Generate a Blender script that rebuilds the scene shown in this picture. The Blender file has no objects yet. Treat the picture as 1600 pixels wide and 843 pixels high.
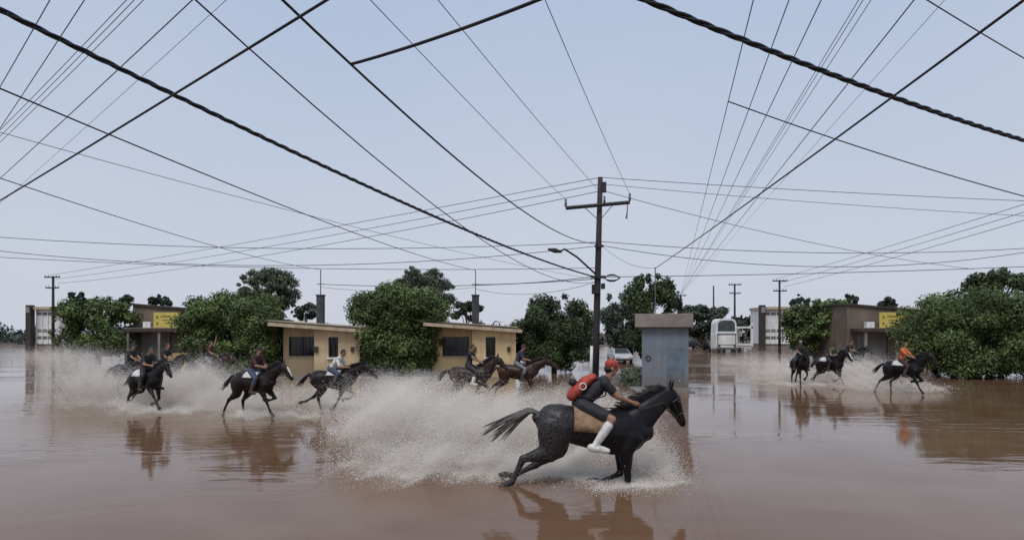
import bpy, math, random
import numpy as np
from mathutils import Vector, Matrix, Euler
from math import radians as R, sin, cos, pi, tan

# ------------------------------------------------------------------ camera, world, sun, exposure
SC = bpy.context.scene
COL = SC.collection
CH = 2.8                      # eye height above the water
FPX = 1000.0                  # focal length in pixels of the 1600 px wide photograph
HZ = 520.0                    # image row of the horizon

cam_data = bpy.data.cameras.new("camera")
cam = bpy.data.objects.new("camera", cam_data)
COL.objects.link(cam)
cam.location = (0, 0, CH)
cam.rotation_euler = (R(90), 0, 0)
cam_data.sensor_width = 36
cam_data.lens = 36 * FPX / 1600
cam_data.shift_y = (HZ - 421.5) / 1600
cam_data.clip_start = 0.1
cam_data.clip_end = 6000
SC.camera = cam

SUN_EL, SUN_AZ = 58, 200      # high, behind the camera and a little to the left, veiled by cloud
world = bpy.data.worlds.new("World")
SC.world = world
world.use_nodes = True
wn, wl = world.node_tree.nodes, world.node_tree.links
wn.clear()
w_out = wn.new("ShaderNodeOutputWorld")
w_bg = wn.new("ShaderNodeBackground")
w_bg.inputs[1].default_value = 0.10
w_sky = wn.new("ShaderNodeTexSky")
w_sky.sky_type = 'NISHITA'
w_sky.sun_disc = False
w_sky.sun_elevation = R(SUN_EL)
w_sky.sun_rotation = R(SUN_AZ)
w_sky.air_density, w_sky.dust_density = 1.5, 5.0
w_tc = wn.new("ShaderNodeTexCoord")
w_sep = wn.new("ShaderNodeSeparateXYZ")
w_mr = wn.new("ShaderNodeMapRange")
w_mr.inputs[1].default_value, w_mr.inputs[2].default_value = 0.0, 0.50
w_low = wn.new("ShaderNodeRGB"); w_low.outputs[0].default_value = (5.9, 6.2, 7.1, 1)
w_high = wn.new("ShaderNodeRGB"); w_high.outputs[0].default_value = (4.25, 5.15, 6.75, 1)
w_cl = wn.new("ShaderNodeMix"); w_cl.data_type = 'RGBA'
w_noise = wn.new("ShaderNodeTexNoise"); w_noise.inputs["Scale"].default_value = 2.2; w_noise.inputs["Detail"].default_value = 4
w_nm = wn.new("ShaderNodeMapRange"); w_nm.inputs[3].default_value, w_nm.inputs[4].default_value = -0.34, 0.34
w_add = wn.new("ShaderNodeMath"); w_add.operation = 'ADD'; w_add.use_clamp = True
w_mix = wn.new("ShaderNodeMix"); w_mix.data_type = 'RGBA'; w_mix.inputs[0].default_value = 0.9
wl.new(w_tc.outputs["Generated"], w_sep.inputs[0])
wl.new(w_tc.outputs["Generated"], w_noise.inputs["Vector"])
wl.new(w_sep.outputs[2], w_mr.inputs[0])
wl.new(w_noise.outputs[0], w_nm.inputs[0])
wl.new(w_mr.outputs[0], w_add.inputs[0]); wl.new(w_nm.outputs[0], w_add.inputs[1])
wl.new(w_add.outputs[0], w_cl.inputs[0])
wl.new(w_low.outputs[0], w_cl.inputs[6]); wl.new(w_high.outputs[0], w_cl.inputs[7])
wl.new(w_sky.outputs[0], w_mix.inputs[6]); wl.new(w_cl.outputs[2], w_mix.inputs[7])
wl.new(w_mix.outputs[2], w_bg.inputs[0]); wl.new(w_bg.outputs[0], w_out.inputs[0])

sun_data = bpy.data.lights.new("sun", 'SUN')
sun_data.energy = 1.7
sun_data.angle = R(25)
sun_data.color = (1.0, 0.97, 0.92)
sun = bpy.data.objects.new("sun", sun_data)
COL.objects.link(sun)
_az = R(SUN_AZ)
_sd = Vector((sin(_az) * cos(R(SUN_EL)), cos(_az) * cos(R(SUN_EL)), sin(R(SUN_EL))))
sun.rotation_euler = (-_sd).to_track_quat('-Z', 'Y').to_euler()
sun.location = (0, -20, 40)

SC.view_settings.view_transform = 'Standard'
SC.view_settings.look = 'None'
SC.view_settings.exposure = 0.12
SC.view_settings.gamma = 1
SC.render.engine = 'CYCLES'
SC.cycles.use_denoising = True
SC.cycles.max_bounces = 6

RNG = random.Random(7)
NP = np.random.default_rng(7)

# ------------------------------------------------------------------ helpers
def P(px, py, Y):
    """point seen at picture position (px, py) at distance Y down the street"""
    return Vector(((px - 800) * Y / FPX, Y, CH + (HZ - py) * Y / FPX))

def PH(px, py, h):
    """point seen at picture position (px, py) at height h"""
    Y = (h - CH) * FPX / (HZ - py)
    return Vector(((px - 800) * Y / FPX, Y, h))

def yd(hoof):                 # distance of a thing that meets the water at image row hoof
    return CH * FPX / (hoof - HZ)

MATS = {}
def mat(name, col, rough=0.8, var=0.25, scale=6.0, bump=0.0, metal=0.0, spec=0.5, col2=None, attr=None, bscale=None, mud=None):
    if name in MATS: return MATS[name]
    m = bpy.data.materials.new(name); m.use_nodes = True
    n, l = m.node_tree.nodes, m.node_tree.links
    b = n["Principled BSDF"]
    b.inputs["Roughness"].default_value = rough
    b.inputs["Metallic"].default_value = metal
    b.inputs["Specular IOR Level"].default_value = spec
    tc = n.new("ShaderNodeTexCoord")
    nz = n.new("ShaderNodeTexNoise"); nz.inputs["Scale"].default_value = scale; nz.inputs["Detail"].default_value = 6
    l.new(tc.outputs["Object"], nz.inputs["Vector"])
    cr = n.new("ShaderNodeValToRGB")
    c2 = col2 or tuple(c * (1 - var) for c in col)
    c1 = col if col2 else tuple(min(1, c * (1 + var * 0.6)) for c in col)
    cr.color_ramp.elements[0].position = 0.35; cr.color_ramp.elements[1].position = 0.65
    cr.color_ramp.elements[0].color = (*c2, 1); cr.color_ramp.elements[1].color = (*c1, 1)
    l.new(nz.outputs[0], cr.inputs[0])
    src = cr.outputs[0]
    if attr:
        at = n.new("ShaderNodeAttribute"); at.attribute_name = attr
        mx = n.new("ShaderNodeMix"); mx.data_type = 'RGBA'; mx.blend_type = 'MULTIPLY'; mx.inputs[0].default_value = 1
        l.new(cr.outputs[0], mx.inputs[6]); l.new(at.outputs["Color"], mx.inputs[7]); src = mx.outputs[2]
    if mud:                                        # flood tide mark and rain streaks
        sp = n.new("ShaderNodeSeparateXYZ"); l.new(tc.outputs["Object"], sp.inputs[0])
        mp = n.new("ShaderNodeMapping"); mp.inputs["Scale"].default_value = (2.2, 2.2, .22); l.new(tc.outputs["Object"], mp.inputs[0])
        st = n.new("ShaderNodeTexNoise"); st.inputs["Scale"].default_value = 1.6; st.inputs["Detail"].default_value = 6; l.new(mp.outputs[0], st.inputs["Vector"])
        sr = n.new("ShaderNodeMapRange"); l.new(st.outputs[0], sr.inputs[0])
        for i, v in enumerate((.45, .75, 0, .55)): sr.inputs[i + 1].default_value = v
        ad = n.new("ShaderNodeMath"); ad.operation = 'MULTIPLY_ADD'; l.new(nz.outputs[0], ad.inputs[0]); ad.inputs[1].default_value = -1.1; l.new(sp.outputs[2], ad.inputs[2])
        zr = n.new("ShaderNodeMapRange"); l.new(ad.outputs[0], zr.inputs[0])
        for i, v in enumerate((-.25, .55, .85, 0)): zr.inputs[i + 1].default_value = v
        mxx = n.new("ShaderNodeMath"); mxx.operation = 'MAXIMUM'; l.new(sr.outputs[0], mxx.inputs[0]); l.new(zr.outputs[0], mxx.inputs[1])
        mm = n.new("ShaderNodeMix"); mm.data_type = 'RGBA'; l.new(mxx.outputs[0], mm.inputs[0]); l.new(src, mm.inputs[6]); mm.inputs[7].default_value = (*mud, 1); src = mm.outputs[2]
    l.new(src, b.inputs["Base Color"])
    if bump:
        bp = n.new("ShaderNodeBump"); bp.inputs["Strength"].default_value = bump; bp.inputs["Distance"].default_value = 0.02
        nb = n.new("ShaderNodeTexNoise"); nb.inputs["Scale"].default_value = bscale or scale * 6; nb.inputs["Detail"].default_value = 5
        l.new(tc.outputs["Object"], nb.inputs["Vector"])
        l.new(nb.outputs[0], bp.inputs["Height"]); l.new(bp.outputs[0], b.inputs["Normal"])
    MATS[name] = m
    return m

class MB:
    """collects shapes and links them as one mesh object"""
    def __init__(s): s.v = []; s.f = []
    def add(s, vs, fs):
        o = len(s.v); s.v += [tuple(v) for v in vs]; s.f += [tuple(i + o for i in f) for f in fs]
    def box(s, c, d, rz=0.0, taper=1.0):
        c = Vector(c); M = Matrix.Rotation(rz, 3, 'Z'); vs = []
        for z in (-1, 1):
            k = taper if z > 0 else 1.0
            for x, y in ((-1, -1), (1, -1), (1, 1), (-1, 1)):
                vs.append(c + M @ Vector((x * d[0] / 2 * k, y * d[1] / 2 * k, z * d[2] / 2)))
        s.add(vs, [(3, 2, 1, 0), (4, 5, 6, 7), (0, 1, 5, 4), (1, 2, 6, 5), (2, 3, 7, 6), (3, 0, 4, 7)])
        return s
    def quad(s, a, b, c, d): s.add([a, b, c, d], [(0, 1, 2, 3)]); return s
    def tube(s, pts, ra, rb=None, n=8, lat=None, cap=True, roundcap=False):
        """loft of ellipses along pts: ra in the bending plane, rb sideways"""
        pts = [Vector(p) for p in pts]; m = len(pts)
        if not isinstance(ra, (list, tuple)): ra = [ra] * m
        rb = ra if rb is None else (rb if isinstance(rb, (list, tuple)) else [rb] * m)
        ra, rb = list(ra), list(rb)
        if roundcap:
            t0 = (pts[0] - pts[1]).normalized(); t1 = (pts[-1] - pts[-2]).normalized()
            r0, r1 = min(ra[0], rb[0]), min(ra[-1], rb[-1])
            a0, b0, a1, b1 = ra[0], rb[0], ra[-1], rb[-1]
            pts = [pts[0] + t0 * r0 * 0.95, pts[0] + t0 * r0 * 0.6] + pts + [pts[-1] + t1 * r1 * 0.6, pts[-1] + t1 * r1 * 0.95]
            ra = [a0 * .3, a0 * .78] + ra + [a1 * .78, a1 * .3]; rb = [b0 * .3, b0 * .78] + rb + [b1 * .78, b1 * .3]
            m = len(pts)
        vs = []; prev = None
        for i, p in enumerate(pts):
            t = (pts[min(i + 1, m - 1)] - pts[max(i - 1, 0)]).normalized()
            L = Vector(lat) if lat else (prev if prev else Vector((0, 1, 0)))
            if abs(L.dot(t)) > 0.95: L = Vector((1, 0, 0)) if abs(t.x) < .9 else Vector((0, 0, 1))
            L = (L - t * L.dot(t)).normalized(); prev = L
            N = t.cross(L)
            for k in range(n):
                a = 2 * pi * k / n
                vs.append(p + L * rb[i] * cos(a) + N * ra[i] * sin(a))
        fs = [(i * n + k, i * n + (k + 1) % n, (i + 1) * n + (k + 1) % n, (i + 1) * n + k) for i in range(m - 1) for k in range(n)]
        if cap: fs += [tuple(range(n - 1, -1, -1)), tuple(range((m - 1) * n, m * n))]
        s.add(vs, fs); return s
    def ball(s, c, r, rot=None, seg=10, rings=7):
        c = Vector(c); r = (r, r, r) if not isinstance(r, (list, tuple)) else r
        M = rot if rot else Matrix.Identity(3); vs = [c + M @ Vector((0, 0, r[2]))]
        for i in range(1, rings):
            for k in range(seg):
                a, b = pi * i / rings, 2 * pi * k / seg
                vs.append(c + M @ Vector((r[0] * sin(a) * cos(b), r[1] * sin(a) * sin(b), r[2] * cos(a))))
        vs.append(c + M @ Vector((0, 0, -r[2]))); fs = []; e = len(vs) - 1
        for k in range(seg):
            fs.append((0, 1 + k, 1 + (k + 1) % seg)); q = 1 + (rings - 2) * seg
            fs.append((e, q + (k + 1) % seg, q + k))
        for i in range(rings - 2):
            for k in range(seg):
                a = 1 + i * seg
                fs.append((a + k, a + seg + k, a + seg + (k + 1) % seg, a + (k + 1) % seg))
        s.add(vs, fs); return s
    def mesh(s, name, smooth=False):
        me = bpy.data.meshes.new(name); me.from_pydata(s.v, [], s.f); me.update()
        if smooth: me.polygons.foreach_set("use_smooth", [True] * len(me.polygons))
        return me
    def build(s, name, m, parent=None, smooth=False, bevel=0.0):
        me = s.mesh(name, smooth); me.materials.append(m)
        o = bpy.data.objects.new(name, me); COL.objects.link(o)
        if parent: o.parent = parent
        if bevel:
            bv = o.modifiers.new("bevel", 'BEVEL'); bv.width = bevel; bv.segments = 2; bv.limit_method = 'ANGLE'
        return o
    def organic(s, name, voxel, it=6, fac=0.5):
        """fuse the overlapping shapes into one continuous skin"""
        me = s.mesh(name); o = bpy.data.objects.new(name, me); COL.objects.link(o)
        r = o.modifiers.new("r", 'REMESH'); r.mode = 'VOXEL'; r.voxel_size = voxel
        sm = o.modifiers.new("s", 'SMOOTH'); sm.iterations = it; sm.factor = fac
        dg = bpy.context.evaluated_depsgraph_get()
        me2 = bpy.data.meshes.new_from_object(o.evaluated_get(dg))
        bpy.data.objects.remove(o); bpy.data.meshes.remove(me)
        me2.name = name
        me2.polygons.foreach_set("use_smooth", [True] * len(me2.polygons))
        return me2

def empty(name, loc, rz=0.0):
    o = bpy.data.objects.new(name, None); COL.objects.link(o)
    o.location = loc; o.rotation_euler = (0, 0, rz); o.empty_display_size = 0.2
    return o
def tag(o, label=None, cat=None, group=None, kind=None):
    if label: o["label"] = label
    if cat: o["category"] = cat
    if group: o["group"] = group
    if kind: o["kind"] = kind
    return o
def link(name, me, parent=None):
    o = bpy.data.objects.new(name, me); COL.objects.link(o)
    if parent: o.parent = parent
    return o
def withmat(me, m):
    me.materials.clear(); me.materials.append(m); return me

# ------------------------------------------------------------------ materials
M_LEAF = lambda k, c: mat("foliage_" + k, c, 0.6, 0.35, 1.2, attr="tint", spec=0.35)
M_BARK = mat("bark", (0.10, 0.075, 0.055), 0.9, 0.4, 9, 0.6)
M_POLE = mat("dark_weathered_wood", (0.035, 0.03, 0.03), 0.85, 0.4, 12, 0.4)
M_CABLE = mat("black_cable_sheath", (0.012, 0.013, 0.018), 0.6, 0.3, 4)
M_CABLE2 = mat("grey_wire", (0.06, 0.065, 0.085), 0.55, 0.3, 4)
M_GLASS = mat("dark_window_glass", (0.012, 0.013, 0.016), 0.12, 0.3, 2)
M_WHITE = mat("white_paint", (0.74, 0.74, 0.73), 0.55, 0.12, 1.5, 0.1, mud=(.45, .41, .36))
M_METAL = mat("grey_metal", (0.16, 0.16, 0.17), 0.45, 0.3, 5, metal=0.6)

# ------------------------------------------------------------------ ground and water
def sheet(name, x0, x1, y0, y1, z, m, nx=1, ny=1, zf=None):
    b = MB(); vs = []
    for j in range(ny + 1):
        for i in range(nx + 1):
            x, y = x0 + (x1 - x0) * i / nx, y0 + (y1 - y0) * j / ny
            vs.append((x, y, zf(x, y) if zf else z))
    fs = [(j * (nx + 1) + i, j * (nx + 1) + i + 1, (j + 1) * (nx + 1) + i + 1, (j + 1) * (nx + 1) + i) for j in range(ny) for i in range(nx)]
    b.add(vs, fs); o = b.build(name, m); tag(o, kind="structure"); return o

M_EARTH = mat("wet_earth", (0.11, 0.075, 0.05), 0.8, 0.35, 0.4, 0.4, bscale=3)
b = MB()
ys = [-40, 60, 128, 140, 400, 1500, 4500]; xs = [-4500, -400, -60, 0, 60, 400, 4500]
zz = [-0.35, -0.35, -0.35, 0.25, 0.5, 0.5, 0.5]
b.add([(x, y, zz[j]) for j, y in enumerate(ys) for x in xs],
      [(j * 7 + i, j * 7 + i + 1, j * 7 + i + 8, j * 7 + i + 7) for j in range(6) for i in range(6)])
tag(b.build("ground", M_EARTH), kind="structure")

def water_material():
    m = bpy.data.materials.new("muddy_flood_water"); m.use_nodes = True
    n, l = m.node_tree.nodes, m.node_tree.links
    p = n["Principled BSDF"]
    p.inputs["Roughness"].default_value = 0.06
    p.inputs["IOR"].default_value = 1.26
    tc = n.new("ShaderNodeTexCoord")
    n1 = n.new("ShaderNodeTexNoise"); n1.inputs["Scale"].default_value = 0.28; n1.inputs["Detail"].default_value = 7; n1.inputs["Distortion"].default_value = 1.6
    l.new(tc.outputs["Object"], n1.inputs["Vector"])
    cr = n.new("ShaderNodeValToRGB")
    cr.color_ramp.elements[0].position = 0.3; cr.color_ramp.elements[1].position = 0.72
    cr.color_ramp.elements[0].color = (0.140, 0.070, 0.037, 1); cr.color_ramp.elements[1].color = (0.190, 0.115, 0.071, 1)
    l.new(n1.outputs[0], cr.inputs[0]); l.new(cr.outputs[0], p.inputs["Base Color"])
    def wave(sx, sy, detail, rot=0):
        mp = n.new("ShaderNodeMapping"); mp.inputs["Scale"].default_value = (sx, sy, 1); mp.inputs["Rotation"].default_value = (0, 0, rot)
        nz = n.new("ShaderNodeTexNoise"); nz.inputs["Scale"].default_value = 1; nz.inputs["Detail"].default_value = detail; nz.inputs["Distortion"].default_value = 0.4
        l.new(tc.outputs["Object"], mp.inputs[0]); l.new(mp.outputs[0], nz.inputs["Vector"]); return nz.outputs[0]
    def math_(op, a, b_):
        q = n.new("ShaderNodeMath"); q.operation = op
        for i, s in enumerate((a, b_)):
            if isinstance(s, (int, float)): q.inputs[i].default_value = s
            else: l.new(s, q.inputs[i])
        return q.outputs[0]
    w1 = wave(0.55, 1.9, 2.0, 0.06)
    w2 = wave(1.8, 5.5, 2.0, -0.12)
    mask = wave(0.09, 0.16, 1.0)
    mr = n.new("ShaderNodeMapRange"); mr.inputs[1].default_value = 0.46; mr.inputs[2].default_value = 0.66
    mr.inputs[3].default_value = 0.05; mr.inputs[4].default_value = 1.0
    l.new(mask, mr.inputs[0])
    h = math_('ADD', math_('MULTIPLY', w1, 1.0), math_('MULTIPLY', w2, 0.25))
    h = math_('MULTIPLY', h, mr.outputs[0])
    sp = n.new("ShaderNodeSeparateXYZ"); l.new(tc.outputs["Object"], sp.inputs[0])
    far = n.new("ShaderNodeMapRange"); l.new(sp.outputs[1], far.inputs[0])      # open water farther out is ruffled by the wind
    for i, v in enumerate((32, 85, 0.05, 0.14)): far.inputs[i + 1].default_value = v
    l.new(far.outputs[0], p.inputs["Roughness"])
    calm = n.new("ShaderNodeMapRange"); l.new(sp.outputs[1], calm.inputs[0])
    for i, v in enumerate((9, 12.5, 0.30, 1.15)): calm.inputs[i + 1].default_value = v
    h = math_('MULTIPLY', h, calm.outputs[0])
    chop = n.new("ShaderNodeMapRange"); l.new(sp.outputs[1], chop.inputs[0])
    for i, v in enumerate((38, 85, 1.0, 3.5)): chop.inputs[i + 1].default_value = v
    h = math_('MULTIPLY', h, chop.outputs[0])
    h = math_('ADD', h, math_('MULTIPLY', wave(5.0, 11.0, 2.0, .2), 0.035))
    bp = n.new("ShaderNodeBump"); bp.inputs["Strength"].default_value = 1.0; bp.inputs["Distance"].default_value = 0.024
    l.new(h, bp.inputs["Height"]); l.new(bp.outputs[0], p.inputs["Normal"])
    return m
M_WATER = water_material()
sheet("water", -400, 400, -38, 134, 0.0, M_WATER, 8, 8)

M_PAVE = mat("wet_concrete", (0.22, 0.20, 0.18), 0.6, 0.3, 1.0, 0.3)
for x0, x1, y0, y1 in ((-16.5, 1.2, 39.6, 52.0), (6.0, 8.6, 30.0, 33.2)):
    b = MB(); b.box(((x0 + x1) / 2, (y0 + y1) / 2, -0.16), (x1 - x0, y1 - y0, 0.40))
    tag(b.build("pavement", M_PAVE), kind="structure")

# ------------------------------------------------------------------ utility poles
def far_pole(px, top, Y, label, arms=2, w=1.9, h_extra=0, lean=0):
    t = P(px, top, Y); x = t.x
    r = tag(empty("utility_pole", (x, Y, 0)), label, "utility pole", "utility poles standing far down the flooded street")
    H = t.z
    MB().tube([(lean, 0, -0.3), (0, 0, H)], [0.20, 0.13], n=8).build("pole", M_POLE, r, True)
    for k in range(arms):
        z = H - 0.15 - k * 1.3
        MB().box((0, -0.16, z), (w * (1 - 0.12 * k), 0.13, 0.14), RNG.uniform(-.15, .15)).build("crossarm", M_POLE, r)
        for s in (-1, -0.55, 0.55, 1):
            MB().tube([(s * w * .46 * (1 - .12 * k), -0.16, z + .06), (s * w * .46 * (1 - .12 * k), -0.16, z + .26)], [.05, .035], n=6).build("insulator", M_METAL, r)
    return Vector((x, Y, H))
TOP_A = far_pole(83, 431, 78, "twin-armed utility pole rising behind the white building at the far left")
TOP_B = far_pole(1063, 460, 100, "dark leaning utility pole above the far trees right of the blue wall", 1, 1.8, lean=0.9)
TOP_C = far_pole(1115, 446, 120, "thin bare utility pole above the far trees left of the white truck", 0)
TOP_D = far_pole(1148, 443, 96, "twin-armed utility pole rising directly behind the white truck")
TOP_E = far_pole(1218, 437, 84, "twin-armed utility pole rising behind the white building beside the truck")

# the near pole of the middle of the view
PX, PY_ = P(933, 520, 34).x, 34.0
np_ = tag(empty("utility_pole", (PX, PY_, 0)), "tall wooden utility pole with one crossarm and a street light arm", "utility pole")
top = P(938, 277, 34) - Vector((PX, PY_, 0))
def pole_at(z): return Vector((top.x - (top.z - z) * 0.026, 0, z))
MB().tube([pole_at(-0.3), pole_at(3), pole_at(7), top], [0.20, 0.185, 0.16, 0.13], n=12).build("pole", M_POLE, np_, True)
arm_l, arm_r = P(884, 325, 33.7) - Vector((PX, PY_, 0)), P(984, 316, 33.7) - Vector((PX, PY_, 0))
b = MB(); b.tube([arm_l, arm_r], 0.10, 0.075, n=4, lat=(0, 1, 0)); b.build("crossarm", M_POLE, np_)
for q in (arm_l, arm_r, (arm_l + arm_r) / 2 + Vector((0.35, 0, 0))):
    MB().tube([q + Vector((0, 0, .05)), q + Vector((0, 0, .22)), q + Vector((0, 0, .3)), q + Vector((0, 0, .46))], [.04, .08, .05, .07], n=8).build("insulator", M_METAL, np_, True)
MB().tube([arm_r + Vector((-.12, 0, -.1)), arm_r + Vector((-.14, 0, -.55)), arm_r + Vector((-.18, 0, -.85))], [.03, .035, .06], n=6).build("hanging_insulator", M_METAL, np_)
for s in (-1, 1):
    MB().tube([pole_at(top.z - 2.3), (arm_l if s < 0 else arm_r) * .45 + pole_at(top.z - 1.55) * .55], 0.022, n=5).build("brace", M_METAL, np_)
MB().box(pole_at(top.z - .55) + Vector((.2, -.1, 0)), (.22, .2, .55)).build("fuse_box", M_POLE, np_, bevel=.03)
lh = P(861, 393, 32.5) - Vector((PX, PY_, 0)); lb = pole_at(P(930, 431, 34).z)
la = MB().tube([lb, lb.lerp(lh, .45) + Vector((0, 0, .42)), lb.lerp(lh, .72) + Vector((0, 0, .5)), lh + Vector((.45, 0, 0))], 0.05, n=8).build("lamp_arm", M_POLE, np_, True)
MB().tube([lh + Vector((.5, .05, .0)), lh + Vector((.2, 0, .06)), lh + Vector((-.12, 0, .12))], [.06, .13, .06], [.07, .17, .08], n=10, roundcap=True).build("lamp_head", M_POLE, la, True)
for z, w_ in ((P(0, 433, 34).z, .75), (P(0, 385, 34).z, .45)):
    MB().box(pole_at(z) + Vector((0, -.2, 0)), (w_, .12, .14)).build("bracket", M_POLE, np_)
b = MB()
for k in range(3):
    c = pole_at(P(0, 434, 34).z) + Vector((.75, -.1, 0))
    b.tube([c + Vector((.42 * cos(a) * (1 - .1 * k), .05 * k, .12 * sin(a) * (1 + .3 * k))) for a in [2 * pi * i / 20 for i in range(21)]], .02, n=5)
b.build("cable_coil", M_CABLE, np_)
MB().box(pole_at(P(0, 452, 34).z) + Vector((-.12, -.2, 0)), (.4, .3, .5)).build("junction_box", M_POLE, np_, bevel=.03)
MB().box(pole_at(P(0, 447, 34).z) + Vector((.28, -.1, 0)), (.2, .22, .3)).build("junction_box", M_POLE, np_, bevel=.03)
MB().tube([pole_at(P(0, 527, 34).z) + Vector((-.28, -.05, 0)), pole_at(P(0, 528, 34).z) + Vector((.24, -.05, 0))], .025, n=6).build("strap", M_METAL, np_)
pipe = MB().tube([P(923.5, 600, 33.2), P(924.5, 540, 33.2)], .075, n=8).build("marker_post", M_WHITE, None, True)
tag(pipe, "short white post standing at the foot of the near utility pole", "post")

# ------------------------------------------------------------------ buildings
M_CREAM = mat("cream_wall_paint", (0.66, 0.50, 0.27), 0.85, 0.18, 0.9, 0.25, bscale=25, mud=(.36, .255, .15))
M_CREAM2 = mat("faded_cream_wall_paint", (0.60, 0.46, 0.28), 0.85, 0.2, 0.9, 0.25, bscale=25, mud=(.34, .245, .15))
M_FASCIA = mat("pale_fascia", (0.44, 0.36, 0.25), 0.8, 0.25, 2, 0.15)
M_ROOF = mat("dark_roof_felt", (0.06, 0.045, 0.04), 0.9, 0.35, 2, 0.3)
M_FRAME = mat("dark_window_frame", (0.04, 0.03, 0.025), 0.6, 0.3, 6)
M_TAN = mat("brown_render", (0.17, 0.135, 0.105), 0.9, 0.25, 0.6, 0.3, bscale=12, mud=(.10, .075, .055))
M_GREYW = mat("dull_grey_wall", (0.20, 0.19, 0.18), 0.9, 0.3, 0.8, 0.3, bscale=12)
M_YEL = mat("yellow_sign_face", (0.55, 0.44, 0.10), 0.6, 0.12, 2)
M_BLUE = mat("blue_grey_wall_paint", (0.175, 0.205, 0.245), 0.8, 0.2, 0.8, 0.25, bscale=20, mud=(.15, .13, .11))
M_BROWNG = mat("grey_brown_concrete", (0.24, 0.20, 0.18), 0.9, 0.22, 1.5, 0.3)

def house(px0, px1, Y, label, eave_y, col_px, wallm, mast_py):
    """single storey corner house; px0..px1 its front, col_px the corner of the recessed porch"""
    x0, x1, xc = P(px0, 0, Y).x, P(px1, 0, Y).x, P(col_px, 0, Y).x
    r = tag(empty("house", ((x0 + x1) / 2, Y, 0)), label, "house")
    o = Vector((-(x0 + x1) / 2, -Y, 0)); W = x1 - x0; dep = 7.5
    X0, X1, XC = x0 + o.x, x1 + o.x, xc + o.x
    H = P(0, eave_y + 20, Y).z; HL = .42
    rec = 1.1                                   # the left part of the front steps back
    wins = []
    # right part of the front: wall with a real opening
    wx = XC + (X1 - XC) * 0.42; ww, wz, wh = 0.62, P(0, 542, Y).z, 1.28
    b = MB(); ft = .18
    b.box(((XC + wx - ww / 2) / 2, ft / 2, H / 2), (wx - ww / 2 - XC, ft, H))
    b.box(((wx + ww / 2 + X1) / 2, ft / 2, H / 2), (X1 - wx - ww / 2, ft, H))
    b.box((wx, ft / 2, (wz - wh / 2) / 2), (ww, ft, wz - wh / 2))
    b.box((wx, ft / 2, (wz + wh / 2 + H) / 2), (ww, ft, H - wz - wh / 2))
    b.box((X1 - ft / 2, dep / 2 + ft / 2 + .002, H / 2), (ft, dep - ft, H))
    b.box((XC + ft / 2, (rec + ft) / 2 + .09, H / 2), (ft, rec, H))
    # left part
    vx = XC - 1.15; vw, vz, vh = min(1.75, (XC - X0) * .8), P(0, 541, Y + 1).z, 1.25
    yb = rec + ft
    b.box(((X0 + vx - vw / 2) / 2, yb, H / 2), (max(.05, vx - vw / 2 - X0), ft, H))
    b.box(((vx + vw / 2 + XC) / 2, yb, H / 2), (max(.05, XC - vx - vw / 2), ft, H))
    b.box((vx, yb, (vz - vh / 2) / 2), (vw, ft, vz - vh / 2))
    b.box((vx, yb, (vz + vh / 2 + H) / 2), (vw, ft, H - vz - vh / 2))
    b.box((X0 + ft / 2, dep / 2 + rec, H / 2), (ft, dep - 1.6 * rec, H))
    b.box(((X0 + X1) / 2, dep, H / 2), (W - .4, ft, H))
    b.build("wall", wallm, r)
    for (cx, cy, cz, w_, h_, bars, sill) in ((wx, 0, wz, ww, wh, 4, True), (vx, yb - .09, vz, vw, vh, 6, False)):
        f = MB()
        for s in (-1, 1):
            f.box((cx + s * (w_ / 2 - .03), cy + .09, cz), (.06, .08, h_)); f.box((cx, cy + .09, cz + s * (h_ / 2 - .03)), (w_ - .12, .08, .06))
        f.box((cx, cy + .09, cz), (.04, .06, h_ - .12))
        w = f.build("window", M_FRAME, r)
        MB().box((cx, cy + .14, cz), (w_ - .04, .015, h_ - .04)).build("pane", M_GLASS, w)
        for k in range(bars):
            xx = cx - w_ / 2 + w_ * (k + .5) / bars
            MB().tube([(xx, cy + .03, cz - h_ / 2), (xx, cy + .03, cz + h_ / 2)], .011, n=5).build("bar", M_FRAME, w)
        if sill:
            MB().box((cx, cy - .05, cz - h_ / 2 - .06), (w_ + .16, .2, .12)).build("sill", M_WHITE, w, bevel=.01)
        else:
            MB().box((cx, cy - .03, cz - h_ / 2 - .04), (w_ + .1, .12, .08)).build("sill", M_FASCIA, w, bevel=.01)
    g_ = MB()
    def wedge(xa, xb, y0, y1):
        za, zb_ = (H + HL + .1 - (HL + .02) * (x - X0 + .35) / (X1 - X0 + .75) for x in (xa, xb))
        g_.add([(xa, y0, H), (xb, y0, H), (xb, y0, zb_), (xa, y0, za), (xa, y1, H), (xb, y1, H), (xb, y1, zb_), (xa, y1, za)],
               [(0, 1, 2, 3), (5, 4, 7, 6), (0, 4, 5, 1), (1, 5, 6, 2), (2, 6, 7, 3), (3, 7, 4, 0)])
    wedge(XC, X1, .0, ft); wedge(X0, XC, yb - ft / 2, yb + ft / 2); g_.build("wall_top", wallm, r)
    # flat roof with a deep fascia and a dark upper lip that slopes down to the right
    d = .55
    b = MB()
    zl, zr = H + .30, H + .06
    def slab(xa, xb, ya, yb_, za, zb, t):
        b.add([(xa, ya, za), (xb, ya, zb), (xb, yb_, zb), (xa, yb_, za), (xa, ya, za + t), (xb, ya, zb + t), (xb, yb_, zb + t), (xa, yb_, za + t)],
              [(3, 2, 1, 0), (4, 5, 6, 7), (0, 1, 5, 4), (1, 2, 6, 5), (2, 3, 7, 6), (3, 0, 4, 7)])
    slab(X0 - .35, X1 + .4, -d, dep + .4, H + HL, H - .02, .20); b.build("eave", M_FASCIA, r)
    b = MB(); slab(X0 - .9, X1 + .3, -d + .35, dep + .3, H + HL + .225, H + .182, .11); rf = b.build("roof", M_ROOF, r)
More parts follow.
